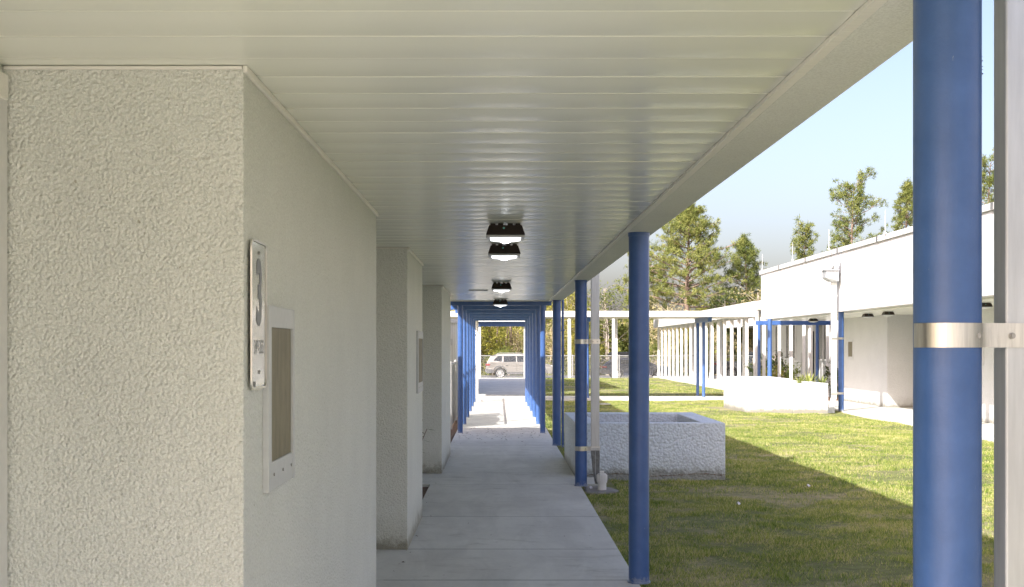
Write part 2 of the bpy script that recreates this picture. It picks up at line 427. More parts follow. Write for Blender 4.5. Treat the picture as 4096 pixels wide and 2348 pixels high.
LL=[(.052,9.30,'lit bronze ceiling light nearest the camera, largest of the corridor row'),
    (.052,11.12,'lit bronze ceiling light just behind the nearest one'),
    (.045,17.6,'lit bronze ceiling light beside the ceiling vent slot'),
    (.04,23.75,'lit bronze ceiling light hanging in front of the first blue beam')]
for i,(x,y,lab) in enumerate(LL):
    o=lp if i==0 else copy_tree(lp); o.location=(x,y,CZ-.004); tag(o,lab,'lamp','square lamps along the corridor ceiling')
# ceiling vent
t=thing('ceiling_vent','narrow slotted vent in the corridor ceiling left of the lamps','vent',(-.31,19.75,CZ-.004))
MB().box(-.46,-.16,19.71,19.79,CZ-.016,CZ-.003).build('frame','white_paint',t,bevel=.002)
s=MB()
for k in range(14): s.box(-.445+k*.02,-.433+k*.02,19.72,19.78,CZ-.0175,CZ-.0155)
s.build('slot','dark',t)

# ------------------------------------------------------------------ downspouts on the near columns
def strap(parent,cx,cy,r,z0,z1,x_end,yf,bolts,left=True):
    mb=MB(); n=28; t=.0022; V=[]
    # wrap round the front of the column from its left side, then run flat to the downspout
    path=[]
    for k in range(n+1):
        a=math.pi*1.02+ (math.pi*.80)*k/n     # left -> front -> front right
        path.append((cx+(r+.0015)*math.cos(a), cy+(r+.0015)*math.sin(a)))
    lx,ly=path[-1]
    for k in range(1,9):
        q=k/8; path.append((lx+(x_end-lx)*q, ly+(yf-ly)*min(1,q*2.2)))
    inner=[(p[0],p[1]) for p in path]
    outer=[]
    for i,p in enumerate(path):
        a=path[max(i-1,0)]; b=path[min(i+1,len(path)-1)]
        d=Vector((b[0]-a[0],b[1]-a[1])).normalized(); nr=Vector((d.y,-d.x))
        outer.append((p[0]+nr.x*t,p[1]+nr.y*t))
    k=len(path)
    V=[(*p,z0) for p in inner]+[(*p,z1) for p in inner]+[(*p,z0) for p in outer]+[(*p,z1) for p in outer]
    fs=[]
    for i in range(k-1):
        fs+= [(i,i+1,k+i+1,k+i),(2*k+i,3*k+i,3*k+i+1,2*k+i+1),(i,2*k+i,2*k+i+1,i+1),(k+i,k+i+1,3*k+i+1,3*k+i)]
    mb.add(V,[f for q_,f in enumerate(fs) if q_%4!=1],False)
    mb.add(V[2*k:],[(i,k+i,k+i+1,i+1) for i in range(k-1)],True); s=mb.build('strap','strap',parent)
    for bx,by in bolts:
        b=MB(); zc=(z0+z1)/2-.001
        b.tube([(bx,by,zc),(bx,by-.003,zc)],.0075,16); b.tube([(bx,by-.003,zc),(bx,by-.008,zc)],.0048,6,smooth=False)
        b.build('bolt','bolt',s)
def downspout(cy,label,zs,boot=False,ccy=0):
    t=thing('downspout',label,'downspout',(1.263,cy,0),'metal downspouts strapped to the blue columns')
    p=MB(); z0=.50 if boot else 0
    p.box(1.208,1.317,cy-.036,cy+.04,z0,4.30); p.build('pipe','alu',t,bevel=.006,seg=3)
    for (a,b) in zs:
        strap(t,1.08,ccy,.0785,a,b,1.325,cy-.0375,[(1.136,cy-.062),(1.232,cy-.042),(1.290,cy-.042)] if boot else [(1.1305,cy-.0665),(1.2215,cy-.042),(1.295,cy-.042)])
    if boot:
        b=MB(); V=[]
        prof=[(0,.50,1.206,1.319),(0,.40,1.212,1.322),(0,.20,1.232,1.318),(0,.03,1.262,1.330)]
        for _,z,xa,xb in prof: V+=[(xa,cy-.040,z),(xb,cy-.040,z),(xb,cy+.04,z),(xa,cy+.04,z)]
        fs=[]
        for i in range(3):
            for k in range(4): a=4*i+k; c=4*i+(k+1)%4; fs.append((a,c,c+4,a+4))
        b.add(V,fs+[(0,3,2,1),(12,13,14,15)]); b.build('boot','boot',t,bevel=.004)
        MB().box(1.196,1.322,cy-.046,cy+.045,.465,.505).build('collar','alu',t,bevel=.003)
        MB().box(1.262,1.266,cy-.043,cy-.040,.10,.46).build('seam','alu',t)
    return t
downspout(3.085,'big aluminium downspout at the right frame edge, strapped to the nearest blue column',[(1.801,1.859)],ccy=3.08)
downspout(16.70,'aluminium downspout with dark boot, strapped twice to the third blue column beside the planter',[(1.853,1.913),(.459,.517)],True,ccy=16.72)
t=thing('cleanout_pipe','white plastic cleanout pipe with screw cap at the foot of the middle downspout','pipe',(1.33,16.42,0))
MB().cyl(1.33,16.42,-.03,.10,.056,32).build('pipe','pvc',t)
c=MB(); c.cyl(1.33,16.42,.075,.175,.067,32)
for k in range(16):
    a=2*math.pi*k/16; c.box(1.33+.067*math.cos(a)-.004,1.33+.067*math.cos(a)+.004,16.42+.067*math.sin(a)-.004,16.42+.067*math.sin(a)+.004,.10,.172)
c.cyl(1.33,16.42,.175,.187,.055,32)
c=c.build('cap','pvc',t); MB().box(1.303,1.357,16.395,16.445,.187,.222).build('plug','pvc',c,bevel=.004)
mb=MB(); V=[];
ring=[(1.10,16.15),(1.28,16.10),(1.46,16.2),(1.54,16.4),(1.50,16.65),(1.35,16.9),(1.12,16.9)]
mb.add([(x,y,-.1) for x,y in ring]+[(x+.02*math.sin(y*9),y,-.018) for x,y in ring],
   [tuple(range(6,-1,-1)),tuple(range(7,14))]+[(i,(i+1)%7,(i+1)%7+7,i+7) for i in range(7)])
o=mb.build('concrete_pad','concrete_old',bevel=.015); tag(o,'small rough concrete pad under the white cleanout pipe','pad')
t=thing('conduit_pipe','thin blue conduit pipe standing beside the fourth blue column','pipe',(1.21,23.9,0))
MB().cyl(1.205,23.9,-.05,3.0,.022,16).build('pipe','blue',t)
MB().box(1.12,1.24,23.87,23.93,2.12,2.14).build('clip','blue',t)

# ------------------------------------------------------------------ sign on the first wall
t=thing('door_sign','narrow reflective grey sign reading 3 on the first stucco wall','sign',(-.80,4.26,1.9))
def rrect_yz(y0,y1,z0,z1,r,n=6):
    pts=[]
    for cy,cz,a0 in ((y1-r,z1-r,0),(y0+r,z1-r,90),(y0+r,z0+r,180),(y1-r,z0+r,270)):
        for k in range(n+1):
            a=R(a0+90*k/n); pts.append((cy+r*math.cos(a),cz+r*math.sin(a)))
    return pts
y0,y1,z0,z1=4.125,4.395,1.665,2.155
XS=-.797
mb=MB(); mb.prism(rrect_yz(y0,y1,z0,z1,.03),'x',XS-.003,XS); pl=mb.build('plate','sign',t,bevel=.001)
# rim line
o_=rrect_yz(y0,y1,z0,z1,.03); i_=rrect_yz(y0+.007,y1-.007,z0+.007,z1-.007,.025); k=len(o_)
mb=MB(); mb.add([(XS+.0035,*p) for p in o_]+[(XS+.0035,*p) for p in i_]+[(XS,*p) for p in o_]+[(XS,*p) for p in i_],
    [(i,(i+1)%k,k+(i+1)%k,k+i) for i in range(k)]+[(i,2*k+i,2*k+(i+1)%k,(i+1)%k) for i in range(k)])
mb.build('rim','strap',t)
def text_mesh(s,size,m,parent,origin,sx=1,bold=.0):
    cu=bpy.data.curves.new(s,'FONT'); cu.body=s; cu.size=1; cu.align_x='CENTER'; cu.offset=bold; cu.extrude=.0
    tmp=bpy.data.objects.new('tmp',cu); col.objects.link(tmp)
    dg=bpy.context.evaluated_depsgraph_get(); me=bpy.data.meshes.new_from_object(tmp.evaluated_get(dg))
    bpy.data.objects.remove(tmp)
    for v in me.vertices:
        x,y=v.co.x*size*sx,v.co.y*size
        v.co=(origin[0],origin[1]+x,origin[2]+y)
    me.materials.clear(); me.materials.append(M[m])
    o=bpy.data.objects.new('lettering',me); col.objects.link(o); o.parent=parent
    off=Vector((0,0,0)); q=parent
    while q is not None: off+=q.location; q=q.parent
    o.location=-off; return o
text_mesh('3',.292,'sign_ink',pl,(XS+.0012,4.265,1.885),.74,.035)
text_mesh('349-355',.064,'sign_faint',pl,(XS+.0012,4.265,1.782),.80,.01)
for z in (2.115,1.72):
    MB().tube([(XS+.0005,4.262,z),(XS+.004,4.262,z)],.006,10).build('bolt','bolt',pl)
mb=MB(); mb.box(XS+.0006,XS+.001,4.16,4.20,1.672,1.69); mb.build('mark','sign_ink',pl)

# ------------------------------------------------------------------ near planter
def planter(name,label,x0,x1,y0,y1,z1,th,zs,m,step=None,soil=.35):
    t=thing(name,label,'planter',((x0+x1)/2,(y0+y1)/2,0))
    th_b=th
    def hole(zt,xa,xb):
        mb=MB(); zb=-.12
        o=[(xa,y0),(xb,y0),(xb,y1),(xa,y1)]; i=[(xa+th,y0+.22),(xb-th,y0+.22),(xb-th,y1-.35),(xa+th,y1-.35)]
        V=[(*p,zb) for p in o]+[(*p,zt) for p in o]+[(*p,zt) for p in i]+[(*p,zs) for p in i]
        fs=[]
        for k in range(4):
            n=(k+1)%4; fs+=[(k,n,4+n,4+k),(4+k,4+n,8+n,8+k),(8+k,8+n,12+n,12+k)]
        mb.add(V,fs); return mb
    if step is None: hole(z1,x0,x1).build('basin',m,t,bevel=.012,seg=2)
    else:
        hole(z1,x0,step[0]).build('basin',m,t,bevel=.012); 
        mb=hole(step[1],step[0]+.003,x1); mb.build('low_basin',m,t,bevel=.012)
    mb=MB(); patch(mb,x0+.1,x1-.1,y0+.1,y1-.1,soil,12); mb.build('soil','mulch',t)
    return t
pt=planter('stone_planter','empty white stucco planter box, tinted sky blue, beside the walkway, in building shade',1.085,3.19,17.98,21.0,.745,.30,.30,'stucco_planter')
cr=MB()
for k in range(60):
    x=1.1+2.08*k/60+rnd.uniform(-.01,.01); z=.012+.014*math.sin(x*5)+rnd.uniform(-.006,.006)
    cr.add([(x,17.977,z),(x+.036,17.9765,z+rnd.uniform(-.004,.006)),(x+.036,17.977,z+rnd.uniform(.004,.014)),(x,17.9772,z+rnd.uniform(.004,.012))],[(0,1,2,3)])
cr.build('crack','mulch',pt)
planter('planter_wall','bright white stepped stucco planter in front of the right-hand building',6.97,9.33,36.2,39.6,.925,.22,.55,'stucco_white',step=(8.33,.80),soil=.6)

# ------------------------------------------------------------------ blue framed walkway canopy
cn=thing('walkway_canopy','row of blue steel post-and-beam frames carrying a flat canopy over the far walkway','canopy',(.07,34,0))
for k in range(6):
    y=27.1+3.05*k
    MB().box(-1.12,1.13,y-.05,y+.05,2.70,2.80).build('beam','blue',cn,bevel=.004)
    for x in (-.805,.94):
        MB().cyl(x,y,-.02,2.70,.056,24).build('post','blue',cn)
        
MB().box(-1.10,1.16,26.3,44.4,2.802,2.87).build('roof_deck','white_shade',cn)
# thin white drain pipe at the last frame
t=thing('drain_pipe','slim white drain pipe at the far left end of the blue frames','pipe',(-.70,43.0,0))
MB().tube([(-.72,43.2,3.0),(-.72,43.2,.12),(-.66,43.1,.05),(-.56,43.0,.03)],.05,12).build('pipe','white_paint',t)
MB().box(-.80,-.62,43.12,43.28,2.25,2.33).build('clip','white_paint',t); MB().box(-.80,-.62,43.12,43.28,1.2,1.25).build('clip','white_paint',t)

# ------------------------------------------------------------------ cross canopy
cc=thing('cross_canopy','long white flat canopy on blue paired posts crossing the lawn','canopy',(4,46.7,0))
MB().box(-3,9.06,44.7,44.78,2.885,3.09).build('fascia','white_paint',cc,bevel=.006)
MB().box(-3,9.06,44.783,48.6,2.91,3.07).build('roof','white_shade',cc)
for x in (3.2,7.5):
    f=MB(); f.prism([(45.3,2.91),(48.45,2.91),(48.35,2.73),(45.4,2.73)],'x',x-.07,x+.07); f.build('beam','blue',cc,bevel=.004)
    for y in (46.0 if x<5 else 46.75, 47.4 if x<5 else 48.15): MB().cyl(x,y,-.08,2.73,.057,20).build('post','blue',cc)
# far portal and far canopy
fp=thing('entry_frame','grey portal with a blue cross beam at the far end of the walkway','frame',(.2,77.5,0))
for x,w in ((-1.14,.18),(1.60,.12)): MB().box(x-w/2,x+w/2,77.4,77.6,-.06,3.1).build('post','grey_paint',fp,bevel=.01)
MB().box(-1.35,1.72,77.35,77.65,3.1,3.38).build('beam','blue',fp,bevel=.01)
MB().box(-1.35,1.72,76.9,78.1,3.385,3.6).build('roof','white_paint',fp)
fc=thing('far_canopy','white roof slab on slim white posts at the back of the lawn','canopy',(6,80,0))
MB().box(3.6,9.6,79.0,81.0,3.72,4.02).build('roof','white_paint',fc)
for x,y in ((4.38,79.2),(4.52,80.8),(7.12,79.2),(7.42,80.6)): MB().box(x-.08,x+.08,y-.08,y+.08,-.3,3.72).build('post','white_paint',fc,bevel=.01)

# colonnade
cl=thing('white_colonnade','long covered walk lined with closely spaced white posts','colonnade',(11.5,66,0))
k=0; y=81.4
while y>50.3:
    MB().box(10.13,10.25,y-.045,y+.045,-.05,3.28).build('post','white_paint',cl)
    MB().prism([(10.05,3.28),(10.55,3.28),(10.30,3.02),(10.05,3.12)],'y',y-.049,y+.049).build('bracket','white_paint',cl)
    if k%2==0: MB().box(12.30,12.46,y-.08,y+.08,-.05,3.28).build('inner_post','white_paint',cl)
    y-=1.70; k+=1
for off in (641,659,697,726,758,817):
    xx=off*50.0/3175; MB().box(xx-.055,xx+.055,49.96,50.05,-.05,3.28).build('post','white_paint',cl)
MB().box(9.95,10.05,49.9,81.9,3.10,3.62).build('fascia','white_paint',cl)
MB().box(10.053,12.8,49.9,81.9,3.30,3.60).build('roof','white_shade',cl)
MB().box(9.95,12.8,81.903,82.0,3.1,3.62).build('end_fascia','white_paint',cl)
sf=thing('blue_frame','dark blue cross beam on blue posts behind the white stepped planter','frame',(11.2,48.6,0))
MB().box(9.78,12.75,48.55,48.65,2.67,2.83).build('beam','blue',sf,bevel=.004)
for x in (9.90,12.11): MB().cyl(x,48.6,-.03,2.67,.060,20).build('post','blue',sf)
# classroom wall behind
rw=thing('classroom_building','white classroom wall with tall narrow windows seen between the colonnade posts','building',(14,64,0))
MB().box(13.2,22,49.6,65,-.1,3.9).build('wall','stucco_white',rw)
for y in (51.4,52.3,57.1,58.2,60.6,61.8):
    wf=MB(); wf.box(13.14,13.2,y-.38,y+.38,1.28,1.34); wf.box(13.15,13.2,y-.38,y-.33,1.34,2.8); wf.box(13.15,13.2,y+.33,y+.38,1.34,2.8); wf.box(13.15,13.2,y-.38,y+.38,2.8,2.86)
    w=wf.build('window','white_paint',rw); MB().box(13.17,13.199,y-.33,y+.33,1.34,2.8).build('pane','glass',w)
d=MB().box(13.15,13.2,53.5,54.4,0,2.5).build('door','glass',rw); MB().box(13.12,13.2,54.4,54.48,0,2.55).build('door_frame','white_paint',rw)
lv=MB(); lv.box(13.16,13.2,54.9,55.65,.35,.42); 
for k in range(22): lv.box(13.15,13.2,54.95,55.6,.45+k*.05,.475+k*.05)
lv.box(13.15,13.2,54.9,54.95,.35,1.6); lv.box(13.15,13.2,55.6,55.65,.35,1.6); lv.box(13.15,13.2,54.9,55.65,1.56,1.62)
lv.build('louvre','grey_paint',rw)
M['poster']=mat('pink notice',(.55,.25,.25),.6)
MB().box(13.18,13.2,52.9,53.2,1.4,2.0).build('notice','poster',rw)
M['tan_brick']=mat('tan base',(.30,.2,.15),.8)
MB().box(13.12,13.2,56,65,-.1,.18).build('base_band','tan_brick',rw)

# ------------------------------------------------------------------ right building
rb=thing('white_building','white school building on the right with tall sunlit fascia and grey coping','building',(12,34,0))
FX=9.69; YE=47.2
MB().box(FX,FX+.3,-20,YE,2.83,4.50).build('fascia','fascia',rb,bevel=.01)  # runs on unseen behind the camera, extended to bounce light
MB().box(FX+.003,24,YE-.3,YE-.003,2.84,4.49).build('end_fascia','fascia',rb)
MB().box(FX+.303,24,-20,YE-.303,2.95,4.46).build('roof','fascia',rb)
MB().box(FX-.05,24.1,-20.1,YE+.05,4.50,4.64).build('coping','grey_paint',rb,bevel=.006)
sl=MB()
for y in (17,21,25,29,32.6,36.4,40.2,44): sl.box(FX-.056,FX-.05,y-.07,y+.07,4.49,4.645)
sl.build('coping_joint','bolt',rb)
sj=MB()
for y in (22.5,30.5,38.5): sj.box(FX-.0015,FX,y-.006,y+.006,2.84,4.49)
sj.build('fascia_joint','grey_paint',rb)
s=MB(); y=-19.9
while y<YE-.4: s.box(FX+.303,16,y+.008,min(y+.277,YE-.35),2.80,2.83); y+=.277
s.build('soffit','ceiling',rb)
for a,b in ((38.7,43.6),(27.6,32.6),(16.5,21.5),(5.4,10.4),(-5.7,-.7)):
    MB().box(11.76,16.5,a,b,-.05,2.80).build('wall','stucco_white',rb,bevel=.008)
grille(rb,11.76,-1,42.4,43.0,1.41,2.08); grille(rb,11.76,-1,31.0,31.6,1.38,2.15)
MB().box(16,16.3,-20,YE-.4,-.05,2.80).build('rear_wall','stucco_white',rb)
MB().box(12.75,12.98,46.2,46.5,-.05,2.80).build('pier','stucco_white',rb)
w=MB(); w.box(13.0,13.1,44.2,46.2,0,.9); w.box(13.0,13.1,44.2,46.2,2.3,2.8); w.box(12.98,13.08,45.1,45.2,.9,2.3); w.box(12.98,13.08,44.2,46.2,1.35,1.43)
w=w.build('window','white_paint',rb); MB().box(13.03,13.07,44.2,46.2,.9,2.3).build('pane','glass',w)
for y in (36.7,45.6,28.2,20,12,4,-4): column(rb,9.83 if y<45 else 9.67,y,2.83,.0785)
# lights under right soffit
lo=light_proto('soffit_light','lens_off',True)
for i,(x,y,lab) in enumerate([(10.77,37.3,'unlit bronze soffit light just right of the right-hand downspout'),(10.72,35.2,'unlit bronze soffit light, second right of the right-hand downspout'),
    (10.78,28.4,'unlit bronze soffit light seen between near column and near downspout'),(10.75,43.7,'unlit bronze soffit light above the dark blue cross beam')]):
    o=lo if i==0 else copy_tree(lo); o.location=(x,y,2.797); tag(o,lab,'lamp','unlit lamps under the right-hand soffit')
# right downspout with conductor head
t=thing('downspout','white downspout with box conductor head on the sunlit right-hand building','downspout',(9.54,36.4,0))
MB().box(9.46,9.605,36.30,36.42,.42,3.72).build('pipe','alu_white',t,bevel=.01)
h=MB(); h.add([(9.24,36.10,3.98),(9.61,36.10,3.98),(9.61,36.52,3.98),(9.24,36.52,3.98),
       (9.24,36.10,3.78),(9.61,36.10,3.70),(9.61,36.52,3.70),(9.24,36.52,3.78),
       (9.40,36.14,3.68),(9.61,36.10,3.68),(9.61,36.52,3.68),(9.40,36.50,3.68)],
   [(0,1,2,3),(0,4,5,1),(1,5,6,2),(2,6,7,3),(3,7,4,0),(4,8,9,5),(7,11,8,4),(6,10,11,7),(8,11,10,9)])
h.build('conductor_head','alu',t,bevel=.006)  # grey metal on head and lid puts the white head's shading into colour
MB().box(9.20,9.615,36.05,36.57,3.985,4.01).build('head_lid','alu',t)
for y in (36.05,36.85):
    MB().box(9.42,9.615,y,y+.16,4.12,4.30).build('scupper','alu_white',t); 
MB().box(9.452,9.612,36.29,36.43,3.25,3.30).build('band','alu_white',t)
b=MB(); b.add([(9.46,36.30,.42),(9.605,36.30,.42),(9.605,36.42,.42),(9.46,36.42,.42),(9.36,36.22,.12),(9.50,36.22,.10),(9.50,36.34,.10),(9.36,36.34,.12)],
   [(0,1,5,4),(1,2,6,5),(2,3,7,6),(3,0,4,7),(4,5,6,7),(0,3,2,1)]); b.build('kick_pipe','alu_white',t,bevel=.006)
MB().frustum(9.42,36.28,-.04,.10,.09,.13,.085,.075).build('boot','boot',t)
for z in (2.04,.47):
    s=MB(); s.cyl(9.83,36.7,z,z+.06,.0815,32); s.box(9.6,9.80,36.62,36.625,z,z+.06); s.box(9.452,9.612,36.285,36.298,z,z+.06); s.box(9.606,9.616,36.29,36.625,z,z+.06); s.build('strap','strap',t)
# lightning rods
for i,(px,Y,lab) in enumerate([(1891,46.6,'first thin white lightning rod, at the far end of the right-hand roof'),(1966,41.5,'thin white lightning rod second from the far end of the right-hand roof'),
     (2056,36.9,'thin white lightning rod above the white downspout'),(2196,31.8,'thin white lightning rod in front of the large pines')]):
    X=(px-CX)*Y/F
    t=thing('lightning_rod',lab,'rod',(X,Y,4.64),'lightning rods on the roof edge')
    MB().cyl(X,Y,4.65,5.22,.008,8,.005).build('rod','white_paint',t); MB().cyl(X,Y,4.64,4.67,.04,12).build('base','white_paint',t)
# roof wedge of the far building
t=thing('far_roof_building','grey edged white roof of a farther building above the cross canopy','building',(15.5,62,0))
MB().prism([(17.2,4.1),(24,4.1),(24,3.3),(17.2,3.3)],'y',84,100).build('wall','stucco_white',t)
MB().box(15.9,24,70,84,3.95,4.42).build('fascia','grey_paint',t)
MB().box(15.0,24,69,83,4.42,4.52).build('roof','white_paint',t)
# portable building left of the walk, mostly hidden, and an unseen shade caster
t=thing('portable_building','pale grey metal-clad portable building behind the slatted fence','building',(-2.1,56,0))
w=MB(); w.box(-2.55,-1.64,50,62,.1,2.78)
w.build('wall','white_paint',t)
r=MB(); 
for k in range(9): r.box(-2.5+k*.1,-2.48+k*.1,49.985,50,.1,2.78)
r.build('panel_rib','grey_paint',t); MB().box(-2.6,-1.58,49.85,62.1,2.78,2.98).build('roof','grey_paint',t)
MB().box(-2.0,-1.78,49.93,49.98,1.9,2.15).build('wall_lamp','grey_paint',t)
t=thing('shade_block','unseen tall block added left of the walkway to cast shade','building',(-9,54,0))  # unseen hall, added only to throw shade on the far walkway
MB().box(-20,-2.62,47.4,64,0,9.3).build('wall','stucco_white',t); MB().box(-20.2,-2.6,47.3,64.2,9.3,9.6).build('roof','grey_paint',t)

# ------------------------------------------------------------------ chain link fences
M['galv']=mat('galvanised wire',(.40,.40,.39),.5,.4)
M['slat']=brushed('white privacy slats',(.62,.62,.60),.5,0,(6,6,6),0,.15)
def chain(x0,y0,x1,y1,z0,z1,pitch,r,label,slats=False,posts=3.0):
    t=thing('chain_fence',label,'fence',((x0+x1)/2,(y0+y1)/2,0))
    D=Vector((x1-x0,y1-y0,0)); Ln=D.length; D.normalize(); H=z1-z0
    V=[];Fa=[]
    nrm=Vector((-D.y,D.x,0))
    def wire(a,za,b,zb,off):
        p=Vector((x0,y0,0))+D*a+Vector((0,0,za))+nrm*off; q=Vector((x0,y0,0))+D*b+Vector((0,0,zb))+nrm*off
        d=(q-p).normalized(); u=d.cross(nrm).normalized(); 
        k=len(V)
        for c in (p,q):
            V.append(c+u*r); V.append(c-u*r*.5+nrm*r*.87); V.append(c-u*r*.5-nrm*r*.87)
        for i in range(3): j=(i+1)%3; Fa.append((k+i,k+j,k+3+j,k+3+i))
    a=-H
    while a<Ln:
        for sg in (1,-1):
            s0,s1=(a,a+H); c0=max(0,s0); c1=min(Ln,s1)
            if c1-c0<.02: continue
            za=z0+(c0-s0) if sg>0 else z1-(c0-s0); zb=z0+(c1-s0) if sg>0 else z1-(c1-s0)
            wire(c0,za,c1,zb,sg*r)
        a+=pitch
    npmesh('mesh',[tuple(v) for v in V],Fa,'galv',t)
    MB().tube([(x0,y0,z1+.02),(x1,y1,z1+.02)],.024,10).build('top_rail','galv',t)
    MB().tube([(x0,y0,z0+.03),(x1,y1,z0+.03)],.008,6).build('bottom_wire','galv',t)
    n=max(1,int(round(Ln/posts)))
    for i in range(n+1):
        p=Vector((x0,y0,0))+D*(Ln*i/n)
        po=MB().cyl(p.x,p.y,-.3,z1+.05,.032,12); po.add([],[]); q=po.build('post','galv',t)
        MB().cyl(p.x,p.y,z1+.05,z1+.09,.036,12,.01).build('post_cap','galv',q)
    if slats:
        s=MB(); a=.05
        while a<Ln:
            p=Vector((x0,y0,0))+D*a; lean=.03*math.sin(a*3)
            s.add([(p.x+.004,p.y,z0+.02),(p.x+.004,p.y+.055,z0+.02),(p.x+.006,p.y+.055+lean,z1-.15-.03*math.sin(a)),(p.x+.006,p.y+lean,z1-.15-.03*math.sin(a)),
                   (p.x-.004,p.y,z0+.02),(p.x-.004,p.y+.055,z0+.02),(p.x-.002,p.y+.055+lean,z1-.15-.03*math.sin(a)),(p.x-.002,p.y+lean,z1-.15-.03*math.sin(a))],
                  [(0,1,2,3),(7,6,5,4),(0,3,7,4),(1,5,6,2),(3,2,6,7)]); a+=.075
        s.build('slats','slat',t)
    return t
chain(-4,78.6,16,78.6,-.03,1.30,.085,.0032,'long galvanised chain link fence between the lawn and the parked cars')
chain(-1.06,28.6,-1.06,44.0,.02,1.42,.085,.003,'low chain link fence with worn white slats left of the blue posts',slats=False)
# slats only on its near part, leaning
ob=[o for o in col.objects if o.name.startswith('chain_fence')][-1]
s=MB(); a=28.7
while a<34:
    ln=.02*math.sin(a*7); zt=1.26+.05*math.sin(a*2.3)
    s.add([(-1.085,a,.05),(-1.085,a+.05,.05),(-1.08,a+.05+ln,zt),(-1.08,a+ln,zt),(-1.092,a,.05),(-1.092,a+.05,.05),(-1.087,a+.05+ln,zt),(-1.087,a+ln,zt)],
          [(0,1,2,3),(7,6,5,4),(0,3,7,4),(1,5,6,2),(3,2,6,7)]); a+=.08
s.build('slats','slat',ob)

# ------------------------------------------------------------------ vehicles
def paint(name,c,metal=.5,rough=.32):
    m=mat(name,c,rough,metal,coat=.8); return m
M['champagne']=paint('silver beige paint',(.34,.32,.29)); M['navy']=paint('dark blue paint',(.03,.04,.075),.2); M['darkgrey']=paint('dark grey paint',(.05,.055,.06),.2)
M['clad']=mat('grey plastic cladding',(.11,.11,.11),.6); M['tyre']=mat('tyre',(.025,.025,.025),.75); M['rim']=mat('alloy rim',(.75,.75,.74),.3,.7)
m=mat('red lamp',(.25,.02,.02),.25); M['redlamp']=m
M['chrome']=mat('silver rail',(.8,.8,.8),.2,.9)
def arch(cx,r,n=12,z=.34): return [(cx+r*math.cos(math.pi-math.pi*k/n), z+r*math.sin(math.pi-math.pi*k/n)) for k in range(n+1)]
def wheel(t,x,y,r,rr,spokes=10):
    w=MB(); prof=[(-.11,rr),(-.115,r-.03),(-.09,r),(.09,r),(.115,r-.03),(.11,rr)]; n=36; V=[];fs=[]
    for k in range(n):
        a=2*math.pi*k/n
        for (d,q) in prof: V.append((x+q*math.cos(a),y+d,r+q*math.sin(a)))
    m_=len(prof)
    for k in range(n):
        for i in range(m_): a=k*m_+i; b=k*m_+(i+1)%m_; c=((k+1)%n)*m_+(i+1)%m_; e=((k+1)%n)*m_+i; fs.append((a,b,c,e))
    w.add(V,fs,True); wo=w.build('wheel','tyre',t,world=False)
    q=MB(); sgn=-1 if y<0 else 1; yo=y+sgn*.09
    for k in range(spokes):
        a=2*math.pi*k/spokes; ca,sa=math.cos(a),math.sin(a)
        def pr(rad,off,dy): return (x+rad*ca-off*sa, yo+dy, r+rad*sa+off*ca)
        q.add([pr(.03,-.02,0),pr(.03,.02,0),pr(rr*.97,.035,0),pr(rr*.97,-.035,0),pr(.03,-.02,-sgn*.03),pr(.03,.02,-sgn*.03),pr(rr*.97,.035,-sgn*.03),pr(rr*.97,-.035,-sgn*.03)],
              [(0,1,2,3),(7,6,5,4),(0,4,5,1),(1,5,6,2),(2,6,7,3),(3,7,4,0)])
    q.tube([(x,yo-sgn*.03,r),(x,yo+sgn*.012,r)],.06,16)
    n=32; V=[];fs=[]
    for k in range(n):
        a=2*math.pi*k/n
        for rad,d in ((rr*.92,0),(rr*1.03,sgn*.01),(rr*1.03,-sgn*.18),(rr*.92,-sgn*.03)): V.append((x+rad*math.cos(a),yo+d,r+rad*math.sin(a)))
    for k in range(n):
        for i in range(4): a=k*4+i;b=k*4+(i+1)%4;c=((k+1)%n)*4+(i+1)%4;e=((k+1)%n)*4+i; fs.append((a,b,c,e))
    q.add(V,fs,True)
    ro=q.build('rim','rim',wo,world=False); 
    MB().tube([(x,yo-sgn*.10,r),(x,yo-sgn*.08,r)],rr*.9,20).build('brake','dark',wo,world=False)
    return wo
def loft(mb,prof,hw):
    """side profile (x,z) swept across the car with half width hw(x,z); inner shoulder ring rounds it"""
    k=len(prof); cxm=sum(p[0] for p in prof)/k; czm=sum(p[1] for p in prof)/k
    rings=[]
    for sgn,inset in ((-1,.0),(-1,.035),(1,.035),(1,.0)):
        ring=[]
        for (x,z) in prof:
            h=hw(x,z); 
            if inset==0:
                f=.975; X=cxm+(x-cxm)*f; Z=z-(.03 if z>czm else -.01); ring.append((X,sgn*h,Z))
            else: ring.append((x,sgn*(h-.06),z))
        rings.append(ring)
    V=[p for r in rings for p in r]; fs=[tuple(range(k)),tuple(range(4*k-1,3*k-1,-1))]
    for j in range(3):
        for i in range(k): n=(i+1)%k; fs.append((j*k+i,(j+1)*k+i,(j+1)*k+n,j*k+n))
    mb.add(V,fs); return mb
